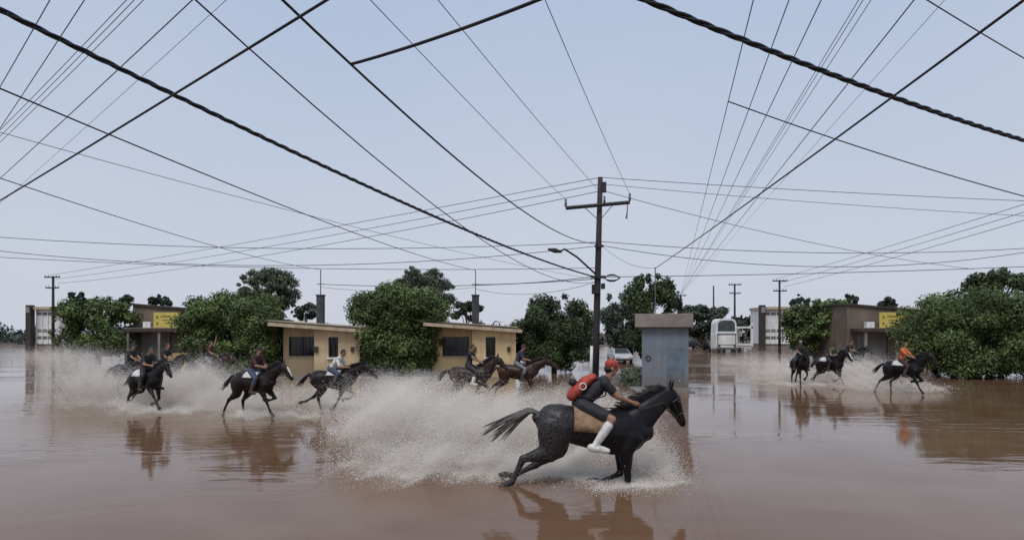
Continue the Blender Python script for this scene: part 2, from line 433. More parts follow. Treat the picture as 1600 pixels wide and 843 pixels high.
    b = MB(); slab(X0 - 1.0, X1 + .1, -d + .6, dep, H + HL + .345, H + .30, .06); b.build("roof_edge", M_FASCIA, rf)
    # chimney stack and mast
    mx = P(mast_py[0], 0, Y + 3).x + o.x; zt = P(0, mast_py[1], Y + 3).z; zm = P(0, mast_py[2], Y + 3).z
    ch = MB().box((mx, 3, (H + .2 + zt) / 2), (.46, .46, zt - H - .2)).build("chimney", mat('sooty_block', (.06, .062, .068), .9, .3, 3, .3), r, bevel=.02)
    MB().box((mx, 3, zt + .04), (.54, .54, .08)).build("chimney_cap", M_ROOF, ch)
    ms = MB().tube([(mx, 3, zt), (mx, 3, zm)], .035, n=6).build("mast", M_METAL, r)
    MB().box((mx, 3, zt + (zm - zt) * .45), (.5, .05, .05)).build("mast_bracket", M_METAL, ms)
    MB().box((XC + .12, -.07, P(0, 545, Y).z), (.26, .14, .34)).build("meter_box", M_FRAME, r, bevel=.02)
    MB().box((X1 - .45, -.06, P(0, 545, Y).z), (.2, .12, .3)).build("meter_box", M_FRAME, r, bevel=.02)
    return Vector((mx - o.x, Y + 3, zm)), Vector((mx - o.x, Y + 3, zt + (zm - zt) * .45))

MAST1, MAST1B = house(432, 562, 40.5, "cream corner house with a chimney, left of the dense tree in the middle", 499, 491, M_CREAM2, (501, 462, 421))
MAST2, MAST2B = house(672, 806, 40.5, "cream corner house with a chimney, left of the tall wooden utility pole", 499, 738, M_CREAM, (743, 462, 422))

def white_building(px, Y, label, mirror=0):
    x = P(px, 0, Y).x
    r = tag(empty("white_building", (x, Y, 0)), label, "building")
    s = Y / 1000.0
    zt = P(0, 480, Y).z; zb = P(0, 537, Y).z
    w0, w1 = 8 * s, 47 * s
    MB().box(((w0 + w1) / 2, 3, (zt - .3 + zb) / 2), (w1 - w0, 5.5, zt - .3 - zb)).build("wall", M_WHITE, r)
    MB().box(((w0 + w1) / 2, 3, zb / 2 - .02), (w1 - w0 - .2, 5.2, zb)).build("plinth", M_BROWNG, r)
    MB().box(((w0 + w1) / 2, 2.8, zt - .1), (w1 - w0 + .3, 6.2, .4)).build("parapet", M_FASCIA, r)
    MB().box((62 * s, 3.5, P(0, 493, Y).z / 2 + zb / 2), (30 * s, 4, P(0, 493, Y).z - zb)).build("side_wing", M_WHITE, r)
    for yy, hh in ((490, .4), (516, .45), (527, .45)):
        MB().box(((w0 + w1) / 2 - .2, .23, P(0, yy, Y).z), (w1 - w0 - .9, .06, hh)).build("shutter_band", M_GREYW, r)
    for k in range(5):
        MB().box((w0 + .15 + (w1 - w0 - .3) * k / 4, .2, (zt - .5 + zb) / 2), (.10, .12, zt - .6 - zb)).build("pilaster", M_WHITE, r)
    MB().box((3.5 * s, -.3, (P(0, 477, Y).z + .1) / 2), (8 * s, .9, P(0, 477, Y).z)).build("pillar", M_FRAME, r, bevel=.03)
    MB().box((3.5 * s, -.8, P(0, 484, Y).z), (6 * s, .12, .9)).build("pillar_cap", M_GREYW, r)
white_building(46, 96, "white banded building with a dark pillar at the far left of the street")
white_building(1186, 100, "white banded building with a dark pillar just right of the white truck")

def sign_building(px, Y, label, sign_label, w_px=150):
    x = P(px, 0, Y).x; s = Y / 1000.0
    r = tag(empty("shop_building", (x, Y, 0)), label, "building")
    z1, z2 = P(0, 476, Y).z, P(0, 489, Y).z; zl = P(0, 512, Y).z
    b = MB(); w = w_px * s
    b.add([(0, .8, -.2), (w, .8, -.2), (w, 8, -.2), (0, 8, -.2), (0, .8, z1), (w, .8, z2), (w, 8, z2), (0, 8, z1)],
          [(3, 2, 1, 0), (4, 5, 6, 7), (0, 1, 5, 4), (1, 2, 6, 5), (2, 3, 7, 6), (3, 0, 4, 7)])
    b.build("wall", M_TAN, r)
    b = MB(); b.add([(-.2, .6, z1 + .01), (w + .2, .6, z2 + .01), (w + .2, 8.2, z2 + .01), (-.2, 8.2, z1 + .01), (-.2, .6, z1 + .2), (w + .2, .6, z2 + .2), (w + .2, 8.2, z2 + .2), (-.2, 8.2, z1 + .2)],
          [(3, 2, 1, 0), (4, 5, 6, 7), (0, 1, 5, 4), (1, 2, 6, 5), (2, 3, 7, 6), (3, 0, 4, 7)])
    b.build("coping", M_ROOF, r)
    MB().box((w * .42, -.35, zl - .22), (w * .78, 2.2, .34)).build("canopy", M_ROOF, r, bevel=.02)
    MB().box((w * .42, -.3, zl - .02), (w * .74, 2.0, .06)).build("canopy_top", M_BROWNG, r)
    MB().box((w * .25, .7, (zl - .4) / 2), (w * .3, .18, zl - .4)).build("front_wall", M_GREYW, r)
    d = MB().box((w * .52, .72, (zl - .5) / 2), (w * .2, .12, zl - .5)).build("shutter", M_TAN, r)
    for k in range(9):
        MB().box((w * .52, .65, .25 + k * (zl - .8) / 8.5), (w * .2, .04, .22)).build("slat", M_TAN, d)
    for q in (.08, .40, .74):
        MB().box((w * q, -1.2, (zl - .4) / 2), (.22, .22, zl - .4)).build("post", M_BROWNG, r)
    MB().box((w * .2, .2, zl + .3), (.75, .6, .6)).build("air_conditioner", M_WHITE, r, bevel=.03)
    # yellow sign board standing on the canopy, its marks too worn to read
    sx0 = 42 * s; sw = 42 * s; sh = 24 * s
    g = tag(empty("sign_board", (x + sx0 + sw / 2, Y - .2, zl + .01)), sign_label, "sign")
    MB().box((0, 0, sh / 2), (sw, .12, sh)).build("board", M_YEL, g, bevel=.02)
    for mx_, mz, mw, mh in ((-.36, .70, .07, .18), (-.36, .28, .08, .16), (-.05, .74, .34, .1), (.05, .5, .4, .06), (.1, .3, .3, .06), (.34, .45, .1, .3)):
        MB().box((mx_ * sw, -.068, mz * sh), (mw * sw, .02, mh * sh)).build("marking", mat("faded_sign_marks", (.22, .17, .04), .7, .3, 3), g)
    for q in (-.4, .4):
        MB().box((q * sw, .3, .3), (.08, .5, .6)).build("strut", M_METAL, g)
sign_building(200, 62, "brown rendered shop under a dark canopy, behind the left riders", "yellow sign board on the canopy of the brown shop at left")
sign_building(1330, 63, "brown rendered shop under a dark canopy, behind the orange-shirted rider", "yellow sign board on the canopy of the brown shop at right")

# blue-grey building in the right of the middle
rz = math.atan(.22)
cb = P(1003, 0, 30.4)
bb = tag(empty("blue_building", (cb.x, 30.4, 0), -rz), "small blue-grey walled building with a brown concrete parapet at the water's edge", "building")
zp0, zp1 = P(0, 511, 30.4).z, P(0, 490, 30.4).z
MB().box((1.07, 1.1, zp0 / 2), (2.14, 2.2, zp0)).build("wall", M_BLUE, bb, bevel=.01)
MB().box((1.01, 1.1, (zp0 + zp1) / 2), (2.66, 2.8, zp1 - zp0)).build("parapet", M_BROWNG, bb, bevel=.02)
MB().box((1.07, 1.1, .12), (2.2, 2.26, .24)).build("plinth", M_BROWNG, bb)
b = MB(); cz = P(0, 559, 30.4).z
b.tube([(.30 + .11 * cos(a), -.02, cz + .11 * sin(a)) for a in [2 * pi * i / 20 for i in range(21)]], .025, n=5)
b.build("ring_fitting", M_FRAME, bb)
MB().tube([(.62, 1.2, zp1), (.62, 1.2, P(0, 416, 31).z)], .03, n=6).build("mast", M_METAL, bb)
MB().box((1.55, -.012, 1.05), (.8, .03, 2.1)).build("door", mat("dark_blue_door", (.12, .155, .19), .6, .3, 2, mud=(.13, .115, .10)), bb)
MAST3 = bb.matrix_basis @ Vector((.62, 1.2, P(0, 416, 31).z - .05))

# low ochre wall under the left big tree
w = MB().box((P(272, 0, 38).x, 38.2, .75), (1.5, .3, 1.7)).build("low_wall", mat("ochre_wall", (.42, .31, .12), .85, .25, 2, .3)); tag(w, "stub of ochre painted wall beneath the left big tree", "wall")

# ------------------------------------------------------------------ trees
def leaf_mesh(name, clumps, n, size, droop=0.5, tint=(1, 1, 1), aspect=0.5, dark=0.0):
    """n leaves spread over and inside the clump ellipsoids (centre, radii)"""
    cs = np.array([c for c, _ in clumps]); rs = np.array([r for _, r in clumps])
    wgt = (rs[:, 0] * rs[:, 2]) ** 1.0; wgt /= wgt.sum()
    idx = NP.choice(len(clumps), n, p=wgt)
    d = NP.normal(size=(n, 3)); d /= np.linalg.norm(d, axis=1)[:, None]
    rad = NP.uniform(0.55, 1.06, n)[:, None]
    rad[NP.random(n) < .2] *= .6
    p = cs[idx] + d * rs[idx] * rad
    nrm = d * .7 + NP.normal(size=(n, 3)) * .6 + np.array([0, 0, .35]); nrm /= np.linalg.norm(nrm, axis=1)[:, None]
    t = NP.normal(size=(n, 3)) + d * .6 + np.array([0, 0, -droop])
    t -= nrm * (t * nrm).sum(1)[:, None]; t /= np.linalg.norm(t, axis=1)[:, None]
    bt = np.cross(nrm, t); s = size * NP.uniform(.6, 1.35, n)[:, None]
    a = p - t * s * .5; c = p + t * s * .5; m1 = p + bt * s * aspect * .5 - nrm * s * .08; m2 = p - bt * s * aspect * .5 - nrm * s * .08
    V = np.stack([a, m1, c, m2], 1).reshape(-1, 3)
    me = bpy.data.meshes.new(name); me.vertices.add(4 * n); me.loops.add(4 * n); me.polygons.add(n)
    me.vertices.foreach_set("co", V.ravel()); me.loops.foreach_set("vertex_index", np.arange(4 * n, dtype=np.int32))
    me.polygons.foreach_set("loop_start", np.arange(n, dtype=np.int32) * 4)
    me.update(calc_edges=True)
    ct = NP.uniform(.6, 1.4, len(clumps))[idx]; lt = NP.uniform(.8, 1.2, n) * ct
    hue = NP.uniform(-.12, .16, n)
    colr = np.stack([lt * (1 + hue) * tint[0], lt * tint[1], lt * (1 - hue) * tint[2], np.ones(n)], 1)
    at = me.color_attributes.new("tint", 'FLOAT_COLOR', 'CORNER')
    at.data.foreach_set("color", np.repeat(colr, 4, 0).astype(np.float32).ravel())
    return me

def tree(px0, px1, ptop, pbot, Y, label, m, name="tree", n=7000, leaf=.30, nclump=46, trunk_h=None, shape=1.0, group=None, seed=None, droop=.5, rag=.25, base=0.0, skirt=0):
    rng = random.Random(seed if seed is not None else int(px0 * 7 + ptop))
    x = P((px0 + px1) / 2, 0, Y).x; W = (px1 - px0) * Y / FPX / 2
    zt, zb = P(0, ptop, Y).z, P(0, pbot, Y).z; zb = max(zb, .12)
    cz, hz = (zt + zb) / 2, (zt - zb) / 2
    r = tag(empty(name, (x, Y, base)), label, "tree", group)
    D = W * .8; clumps = []
    for k in range(nclump):
        u = rng.random() ** .5; th = rng.uniform(0, 2 * pi); ph = math.acos(rng.uniform(-1, 1))
        dx, dy, dz = sin(ph) * cos(th), sin(ph) * sin(th), cos(ph)
        e = .86 * (.35 + .65 * u)
        sg = lambda v: math.copysign(abs(v) ** .72, v)
        dx, dy, dz = sg(dx), sg(dy), sg(dz)
        sz = rng.uniform(.17, .31)
        c = (dx * W * e, dy * D * e, cz + dz * hz * e - base)
        clumps.append((c, (W * sz, D * sz, max(.25, hz * sz * .9))))
    for k in range(int(nclump * rag)):           # twigs and sprays that break the outline
        th = rng.uniform(0, 2 * pi); dz = rng.uniform(-.6, 1)
        q = math.sqrt(max(0, 1 - dz * dz)); e = rng.uniform(.88, 1.04)
        sz = rng.uniform(.06, .14)
        clumps.append(((cos(th) * q * W * e, sin(th) * q * D * e, cz + dz * hz * e - base), (W * sz, D * sz, hz * sz)))
    for k in range(skirt):                       # low hanging branches that reach the water
        th = rng.uniform(0, 2 * pi); q = rng.uniform(.3, .88)
        clumps.append(((cos(th) * q * W, sin(th) * q * D, rng.uniform(.45, 1.3) - base), (W * .16, D * .16, rng.uniform(.4, .75))))
    b = MB(); th_ = zb + hz * .7 - base
    rt = max(.07, W * .055)
    b.tube([(0, 0, -.45 - base), (rng.uniform(-.1, .1), 0, th_ * .5), (rng.uniform(-.2, .2), rng.uniform(-.2, .2), th_)], [rt * 1.35, rt, rt * .8], n=8)
    for k in range(7):
        c, rr = clumps[k * 5 % nclump]
        b.tube([(0, 0, th_ * rng.uniform(.55, .98)), (c[0] * .45, c[1] * .45, (th_ + c[2]) / 2 + .1), c], [rt * .6, rt * .38, rt * .12], n=6)
    b.build("trunk", M_BARK, r, True)
    me = withmat(leaf_mesh("crown", clumps, n, leaf, droop), m)
    link("crown", me, r)
    return r

L_MID = M_LEAF("mid_green", (0.095, 0.135, 0.042))
L_DARK = M_LEAF("dark_green", (0.058, 0.085, 0.036))
L_GREY = M_LEAF("grey_green", (0.085, 0.105, 0.065))
L_FAR = M_LEAF("blue_green", (0.055, 0.075, 0.055))

# left part
tree(108, 134, 455, 492, 92, "round dark tree on a thin trunk behind the white building at left", L_FAR, n=2600, leaf=.5, nclump=18)
tree(90, 216, 462, 568, 62, "spreading bushy tree between the white building and the brown shop at left", L_MID, n=20000, leaf=.32, nclump=80)
tree(233, 268, 462, 492, 76, "small dark tree behind the roof of the brown shop at left", L_FAR, n=2200, leaf=.5, nclump=16)
tree(184, 208, 458, 480, 70, "light feathery treetop over the left end of the brown shop at left", L_GREY, n=700, leaf=.5, nclump=9)
tree(282, 458, 453, 600, 42.5, "wide dense tree with hanging branches left of the first cream house", L_MID, n=80000, leaf=.19, nclump=130, skirt=34)
tree(372, 466, 419, 492, 56, "tall grey-green tree rising behind the first cream house", L_GREY, n=24000, leaf=.19, nclump=50, rag=.8)
tree(455, 500, 474, 500, 55, "low dark treetop behind the chimney of the first cream house", L_FAR, n=2500, leaf=.32, nclump=16)
# middle part
tree(546, 706, 442, 602, 42.0, "wide dense tree with hanging branches between the two cream houses", L_MID, n=80000, leaf=.19, nclump=130, skirt=34)
tree(614, 710, 417, 492, 57, "tall grey-green tree rising behind the second cream house", L_GREY, n=24000, leaf=.19, nclump=50, rag=.8)
tree(700, 758, 472, 500, 56, "low dark treetop behind the chimney of the second cream house", L_FAR, n=2500, leaf=.32, nclump=16)
tree(800, 932, 462, 592, 46, "rounded leafy tree beside the tall wooden utility pole", L_DARK, n=44000, leaf=.20, nclump=80)
tree(938, 1014, 452, 572, 66, "dark ragged tree at the back of the side street", L_FAR, n=14000, leaf=.30, nclump=44, rag=.7)
tree(972, 1064, 430, 560, 52, "tall dark ragged tree behind the blue-grey building", L_DARK, n=22000, leaf=.26, nclump=56, rag=.8)
# right part
tree(1052, 1142, 476, 534, 126, "broad dark tree at the far end of the street left of the white truck", L_FAR, n=8000, leaf=.7, nclump=45)
tree(1138, 1184, 491, 536, 128, "lower dark tree at the far end of the street behind the white truck", L_FAR, n=4000, leaf=.7, nclump=24)
tree(1236, 1266, 460, 490, 94, "round dark tree on a thin trunk behind the white building at right", L_FAR, n=2600, leaf=.5, nclump=18)
tree(1226, 1346, 464, 564, 70, "spreading bushy tree between the white building and the brown shop at right", L_MID, n=20000, leaf=.36, nclump=80)
tree(1318, 1342, 459, 484, 74, "light feathery treetop over the left end of the brown shop at right", L_GREY, n=700, leaf=.5, nclump=9)
tree(1366, 1402, 464, 494, 78, "small dark tree behind the roof of the brown shop at right", L_FAR, n=2200, leaf=.5, nclump=16)
tree(1410, 1640, 449, 606, 41.5, "wide dense tree with hanging branches at the right end of the street", L_MID, n=86000, leaf=.19, nclump=130, skirt=44)
tree(1508, 1620, 415, 500, 55, "tall dark tree rising at the far right behind the wide dense tree", L_DARK, n=9000, leaf=.34, nclump=40)

# far wood that closes the horizon
cl = []
for k in range(420):
    x = RNG.uniform(-260, 260); h = RNG.uniform(1.6, 3.4); y = RNG.uniform(140, 175)
    cl.append(((x, y, h * .8), (RNG.uniform(1.6, 3.2), 2.0, h)))
me = withmat(leaf_mesh("distant_trees", cl, 26000, 1.1), L_FAR)
tag(link("distant_trees", me), "far belt of dark trees along the horizon", "trees", kind="stuff")

# weeds on the bank of the side street
cl = []
for k in range(46):
    px = RNG.uniform(975, 1005); Y = RNG.uniform(33, 44)
    q = P(px, 0, Y); cl.append(((q.x, Y, .2), (.35, .35, RNG.uniform(.25, .6))))
me = withmat(leaf_mesh("weeds", cl, 2600, .16), L_GREY)
tag(link("weeds", me), "low weeds growing beside the blue-grey building", "weeds", kind="stuff")

# ------------------------------------------------------------------ overhead cables
WIRES = 0
def wire(A, B, r, label, sag=0.0, m=None, twist=False, seg=28, group=None):
    A, B = Vector(A), Vector(B)
    def outside(v):
        x, y = 800 + v.x / v.y * FPX, HZ - (v.z - CH) / v.y * FPX
        return x < -30 or x > 1630 or y < -8
    f0, f1 = (-.5 if outside(A) else 0.0), (1.5 if outside(B) else 1.0)     # cables do not stop where the view does
    pts = []
    for i in range(seg + 1):
        f = f0 + (f1 - f0) * i / seg
        pts.append(A + (B - A) * f - Vector((0, 0, sag * 4 * f * (1 - f))))
    b = MB()
    if twist:
        L = (B - A).length; ns = int(L * (f1 - f0) / .09); t = (B - A).normalized(); u = t.cross(Vector((0, 0, 1))).normalized(); v = u.cross(t)
        for ph in (0, 2 * pi / 3, 4 * pi / 3):
            pp = []
            for i in range(ns + 1):
                f = f0 + (f1 - f0) * i / ns; c = A + (B - A) * f - Vector((0, 0, sag * 4 * f * (1 - f))); a = ph + f * L / .95 * 2 * pi
                pp.append(c + (u * cos(a) + v * sin(a)) * r * .75)
            b.tube(pp, r * .62, n=5)
    else:
        b.tube(pts, r, n=5)
    o = b.build("overhead_cable", m or M_CABLE, None, True)
    tag(o, label, "cable", group)
    return lambda f: A.lerp(B, f) - Vector((0, 0, sag * 4 * f * (1 - f)))
def at_px(f, px):
    return min((f(i / 2000) for i in range(2001) if f(i / 2000).y > 1), key=lambda p: abs(800 + p.x / p.y * FPX - px))
pz = lambda py, dx=0: Vector((PX, PY_, 0)) + pole_at(P(0, py, 34).z) + Vector((dx, -.2, 0))
# left
wire(PH(-60, -14, 6.7), pz(433, -.13), .030, "thick twisted black cable crossing the left sky down to the tall pole", .35, twist=True)
wire(PH(-70, 355, 5.6), PH(600, -55, 6.2), .016, "thick straight black cable rising from the left edge to the top of the sky", .02)
wire(PH(-60, 113, 6.6), MAST2, .015, "black cable crossing the left sky down to the chimney mast of the second cream house", .35)
wire(PH(-60, 258, 6.2), MAST1, .012, "black cable from the left edge down to the chimney mast of the first cream house", .3)
wire(PH(-60, 190, 6.8), pz(437, -.13), .007, "thin grey wire crossing low over the left sky to the tall pole", .25, M_CABLE2)
wire(PH(285, -18, 6.6), pz(440, -.13), .011, "black wire from the top of the left sky to the lamp bracket of the pole", 1.1)
w7 = wire(PH(415, -25, 6.8), pz(381, -.13), .019, "black cable from the top of the sky down to the middle of the tall pole", .75)
wire(at_px(w7, 548), PH(900, -24, 6.6), .022, "thick black cable spliced mid-air and rising to the top of the middle sky", .05)
G = "parallel wires fanning across the upper left sky"
for (xa, xb, yb, rr, lab) in ((112, -60, 235, .009, "leftmost thin wire of the upper left fan"), (171, -60, 288, .009, "second thin wire from the left in the upper left fan"),
        (255, -60, 262, .007, "upper left wire of the close bundle in the upper left fan"), (268, -60, 271, .007, "middle wire of the close bundle in the upper left fan"), (284, -60, 279, .007, "lower right wire of the close bundle in the upper left fan"),
        (365, -60, 332, .011, "longest dark wire at the right of the upper left fan"), (420, -60, 370, .005, "faintest wire at the right of the upper left fan")):
    wire(PH(xa, -60, 8.2), PH(xb, yb, 8.0), rr, lab, .05, M_CABLE2)
wire(P(-60, 366, 36), pz(379, -.13), .018, "upper slack wire running level across the left sky to the tall pole", .55, M_CABLE2)
wire(P(-60, 385, 36), pz(385, -.13), .018, "deeper sagging wire just below the upper level wire at left", 1.05, M_CABLE2)
wire(P(-60, 398, 36), pz(419, -.13), .016, "lowest level wire running over the left roofs to the tall pole", .35, M_CABLE2)
tp = Vector((PX, PY_, 0)) + top
for k, (dy, dx) in enumerate(((0, 0), (.35, 0), (.75, -.12))):
    wire(tp - Vector((-dx, 0, dy)), TOP_A + Vector((.6 * (k - 1), 0, .1 - .5 * k)), .019, ("top", "second", "third")[k] + " wire from the head of the tall pole to the distant pole at left", .2 + .2 * k, M_CABLE2)
# middle
wire(PH(540, -41, 9.6), Vector((PX, PY_, 0)) + arm_l + Vector((0, 0, .46)), .010, "thin wire from the top of the sky to the left end of the crossarm", .1, M_CABLE2)
wire(PH(650, -42, 9.8), Vector((PX, PY_, 0)) + (arm_l + arm_r) / 2 + Vector((.35, 0, .46)), .010, "thin wire from the top of the sky to the middle of the crossarm", .1, M_CABLE2)
wire(PH(834, -42, 9.8), Vector((PX, PY_, 0)) + arm_r + Vector((0, 0, .46)), .010, "thin wire from the top of the sky to the right end of the crossarm", .1, M_CABLE2)
wire(MAST2B, pz(432, -.13), .020, "dark service cable from the chimney mast of the second cream house to the tall pole", .12)
wire(MAST2B + Vector((0, 0, -.3)), pz(441, -.13), .013, "slack lower service wire from the second chimney mast to the tall pole", .5, M_CABLE2)
wire(MAST1B, pz(436, -.13), .020, "dark service cable from the chimney mast of the first cream house to the tall pole", .25)
wire(MAST1B + Vector((0, 0, -.2)), MAST2B + Vector((0, 0, -.2)), .013, "wire strung between the chimney masts of the two cream houses", .3, M_CABLE2)
wire(pz(384, .15), MAST3 + Vector((0, 0, .02)), .010, "slack wire from the tall pole down to the mast of the blue-grey building", .35, M_CABLE2)
# right
wire(tp, PH(1660, 316, 10.2), .017, "topmost wire from the head of the tall pole across the right sky", .1, M_CABLE2)
wire(tp - Vector((0, 0, .35)), PH(1660, 340, 9.6), .014, "second wire from the head of the tall pole across the right sky", .15, M_CABLE2)
wire(tp + Vector((.12, 0, -.7)), P(1520, 420, 50), .016, "black wire from the head of the tall pole down to the far right treetop", .5)
wire(pz(378, .12), P(1660, 384, 36), .018, "upper level wire from the tall pole across the right sky", .5, M_CABLE2)
wire(pz(384, .12), P(1660, 384, 36), .018, "deeper sagging wire below the upper level wire at right", 1.15, M_CABLE2)
wire(pz(433, .12), P(1660, 414, 36), .018, "lowest dark wire from the tall pole over the right roofs", .1)
tb = TOP_B + Vector((0, 0, -.1))
f1 = None
for (xa, rr, lab) in ((1192, .010, "leftmost dark wire of the upper right fan"), (1255, .010, "second dark wire from the left in the upper right fan"), (1312, .010, "third dark wire from the left in the upper right fan"),
        (1378, .007, "left wire of the close bundle in the upper right fan"), (1386, .007, "middle wire of the close bundle in the upper right fan"), (1400, .007, "right wire of the close bundle in the upper right fan"),
        (1476, .012, "longest dark wire at the right of the upper right fan"), (1530, .005, "faintest wire at the right of the upper right fan")):
    q = wire(PH(xa, -60, 8.2), tb, rr, lab, .0, M_CABLE2, seg=10)
    f1 = f1 or q
wire(at_px(f1, 1138), PH(1660, 322, 6.2), .015, "black cable tapped from the fan and falling across the right sky", .12)
wire(PH(960, -20, 6.7), PH(1660, 236, 6.3), .030, "thick twisted black cable crossing the right sky", .12, twist=True)
wire(MAST3, PH(1660, -44, 6.2), .017, "thick straight black cable from the mast of the blue-grey building to the top right", .05)
wire(PH(1400, -30, 6.6), PH(1660, 125, 6.4), .008, "thin wire cutting the upper right corner of the sky", .02, M_CABLE2)
for k in range(3):
    wire(TOP_E + Vector((.6 * (k - 1), 0, .1 - .5 * k)), PH(1660, 300 + 13 * k, 10.5 - .3 * k), .020, ("top", "second", "third")[k] + " wire from the distant pole by the white building to the right edge", .15, M_CABLE2)

# ------------------------------------------------------------------ vehicles
def truck():
    Y = 90; s = Y / 1000.0
    r = tag(empty("truck", (P(1139, 0, Y).x, Y, 0)), "white truck with an arched cab front and open framed bed on the far street", "truck")
    W = 40 * s
    z = lambda py: P(0, py, Y).z
    arch = [(-W / 2, z(520)), (-W / 2 + .05, z(504.5)), (-W / 2 + .22, z(500)), (-W / 2 + .6, z(497.5)), (W / 2 - 1.3, z(497.5)), (W / 2 - .92, z(500)), (W / 2 - .75, z(504.5)), (W / 2 - .7, z(520))]
    def prism(pts, y0, y1):
        b = MB(); n = len(pts)
        b.add([(x, y0, q) for x, q in pts] + [(x, y1, q) for x, q in pts], [tuple(range(n)), tuple(range(2 * n - 1, n - 1, -1))] + [(i, i + n, (i + 1) % n + n, (i + 1) % n) for i in range(n)])
        return b
    cab = prism(arch, 0, 2.4).build("cab", M_WHITE, r)
    cx, cz = (arch[0][0] + arch[-1][0]) / 2, z(509)
    prism([(cx + (x - cx) * .84, cz + (q - cz) * .76) for x, q in arch][0:8], -.02, .05).build("windscreen", mat("hazy_glass", (.07, .085, .08), .3, .4, 1.5), cab)
    MB().box((cx, 1.1, (z(520) + z(545)) / 2 - .01), (W - .6, 2.6, z(520) - z(545))).build("body", M_WHITE, r, bevel=.08)
    MB().box((cx, -.24, z(521)), (W - .9, .1, .18)).build("trim_strip", M_GREYW, r)
    for q in (-.36, .34):
        MB().box((cx + q * W, -.24, z(533)), (.12, .08, 1.9)).build("door_seam", M_GREYW, r)
    MB().box((cx, -.26, z(531)), (W * .46, .08, 1.2)).build("grille_panel", M_WHITE, r, bevel=.02)
    for q in (-.3, .29):
        MB().tube([(cx + q * W, -.22, z(539)), (cx + q * W, -.36, z(539))], .16, n=12).build("headlight", M_METAL, r)
    MB().box((cx, -.35, z(544)), (W - .4, .2, .28)).build("bumper", M_METAL, r, bevel=.03)
    for q in (-.5, .48):
        MB().tube([(cx + q * W, -.1, z(524)), (cx + q * W * 1.18, -.25, z(524)), (cx + q * W * 1.18, -.25, z(519))], .05, n=6).build("mirror_arm", M_WHITE, r)
    # open bed with rails set to the right
    x0, x1 = W / 2 - .72, W / 2 + 1.95
    bed = MB()
    bed.box(((x0 + x1) / 2, 3.6, z(541)), (x1 - x0, 5, .34)); bd = bed.build("bed", M_WHITE, r)
    for (a, c, d) in ((((x0 + x1) / 2), z(511), (x1 - x0, .16, .26)), (((x0 + x1) / 2), z(538), (x1 - x0, .18, .3))):
        MB().box((a, 1.08, c), d).build("rail", M_WHITE, bd)
    for x in (x0 + .1, x1 - .1):
        MB().box((x, 1.1, (z(504 if x > 2 else 511) + z(541)) / 2), (.24, .2, z(504 if x > 2 else 511) - z(541))).build("post", M_WHITE, bd)
    for k in range(9):
        MB().box(((x0 + x1) / 2, 5.9, z(513) - k * .28), (x1 - x0 - .2, .06, .2)).build("slat", M_GREYW, bd)
    for x, y in ((cx - W * .3, .3), (cx + W * .28, .3), (cx - W * .3, 4.6), (cx + W * .3, 4.6), (x1 - .7, 4.6)):
        wh = MB().tube([(x - .16, y, .28), (x + .16, y, .28)], .55, n=18).build("wheel", M_ROOF, r, True)
        MB().tube([(x - .18, y, .28), (x + .18, y, .28)], .26, n=12).build("rim", M_METAL, wh)
truck()

def car(px, Y, yaw, label, paint):
    r = tag(empty("parked_car", (P(px, 0, Y).x, Y, -.05), yaw), label, "car")
    prof = [(-2.1, .35), (-2.15, .62), (-2.0, .86), (-1.35, .95), (-.75, 1.38), (.55, 1.42), (1.3, .98), (1.95, .86), (2.12, .6), (2.08, .35)]
    def loft(pr, ws):
        b = MB(); n = len(pr)
        b.add([(x, -w, z) for (x, z), w in zip(pr, ws)] + [(x, w, z) for (x, z), w in zip(pr, ws)],
              [tuple(range(n)), tuple(range(2 * n - 1, n - 1, -1))] + [(i, i + n, (i + 1) % n + n, (i + 1) % n) for i in range(n)]); return b
    loft(prof, [.8, .84, .84, .82, .62, .62, .8, .82, .82, .8]).build("body", paint, r, bevel=.05)
    MB().add
    b = MB(); b.quad((1.27, -.7, 1.01), (.58, -.56, 1.40), (.58, .56, 1.40), (1.27, .7, 1.01)); w = b.build("windscreen", M_GLASS, r); w.location = (.012, 0, .012)
    b = MB(); b.quad((-1.32, -.7, .98), (-1.32, .7, .98), (-.77, .56, 1.37), (-.77, -.56, 1.37)); w = b.build("rear_window", M_GLASS, r); w.location = (-.012, 0, .012)
    for s in (-1, 1):
        b = MB(); pts = [(-1.15, s * .80, 1.0), (1.1, s * .79, 1.02), (.5, s * .645, 1.36), (-.7, s * .645, 1.34)]
        b.quad(*pts); w = b.build("side_window", M_GLASS, r); w.location = (0, s * .02, 0)
        for x in (1.3, -1.3):
            wh = MB().tube([(x, s * .70, .33), (x, s * .86, .33)], .32, n=18, lat=(1, 0, 0)).build("wheel", M_ROOF, r, True)
            MB().tube([(x, s * .71, .33), (x, s * .875, .33)], .18, n=12, lat=(1, 0, 0)).build("rim", M_METAL, wh)
        MB().box((2.08, s * .6, .68), (.1, .3, .14)).build("headlight", M_WHITE, r, bevel=.02)
        MB().box((-2.1, s * .62, .72), (.1, .26, .14)).build("tail_light", mat("red_lens", (.25, .02, .02), .3), r, bevel=.02)
    MB().box((2.12, 0, .45), (.12, 1.5, .16)).build("bumper", M_ROOF, r, bevel=.03)
car(968, 60, R(-88), "pale car driving towards us up the side street behind the near horseman", mat("pale_car_paint", (.45, .47, .48), .35, .1, 1, spec=.6))
car(1503, 43.5, R(8), "dark car parked in shade under the wide tree at the right end", mat("dark_car_paint", (.02, .022, .03), .35, .2, 1, spec=.6))
car(1076, 116, R(10), "small dark car at the far end of the street left of the far rider", mat("black_car_paint", (.015, .016, .02), .35, .2, 1, spec=.6))

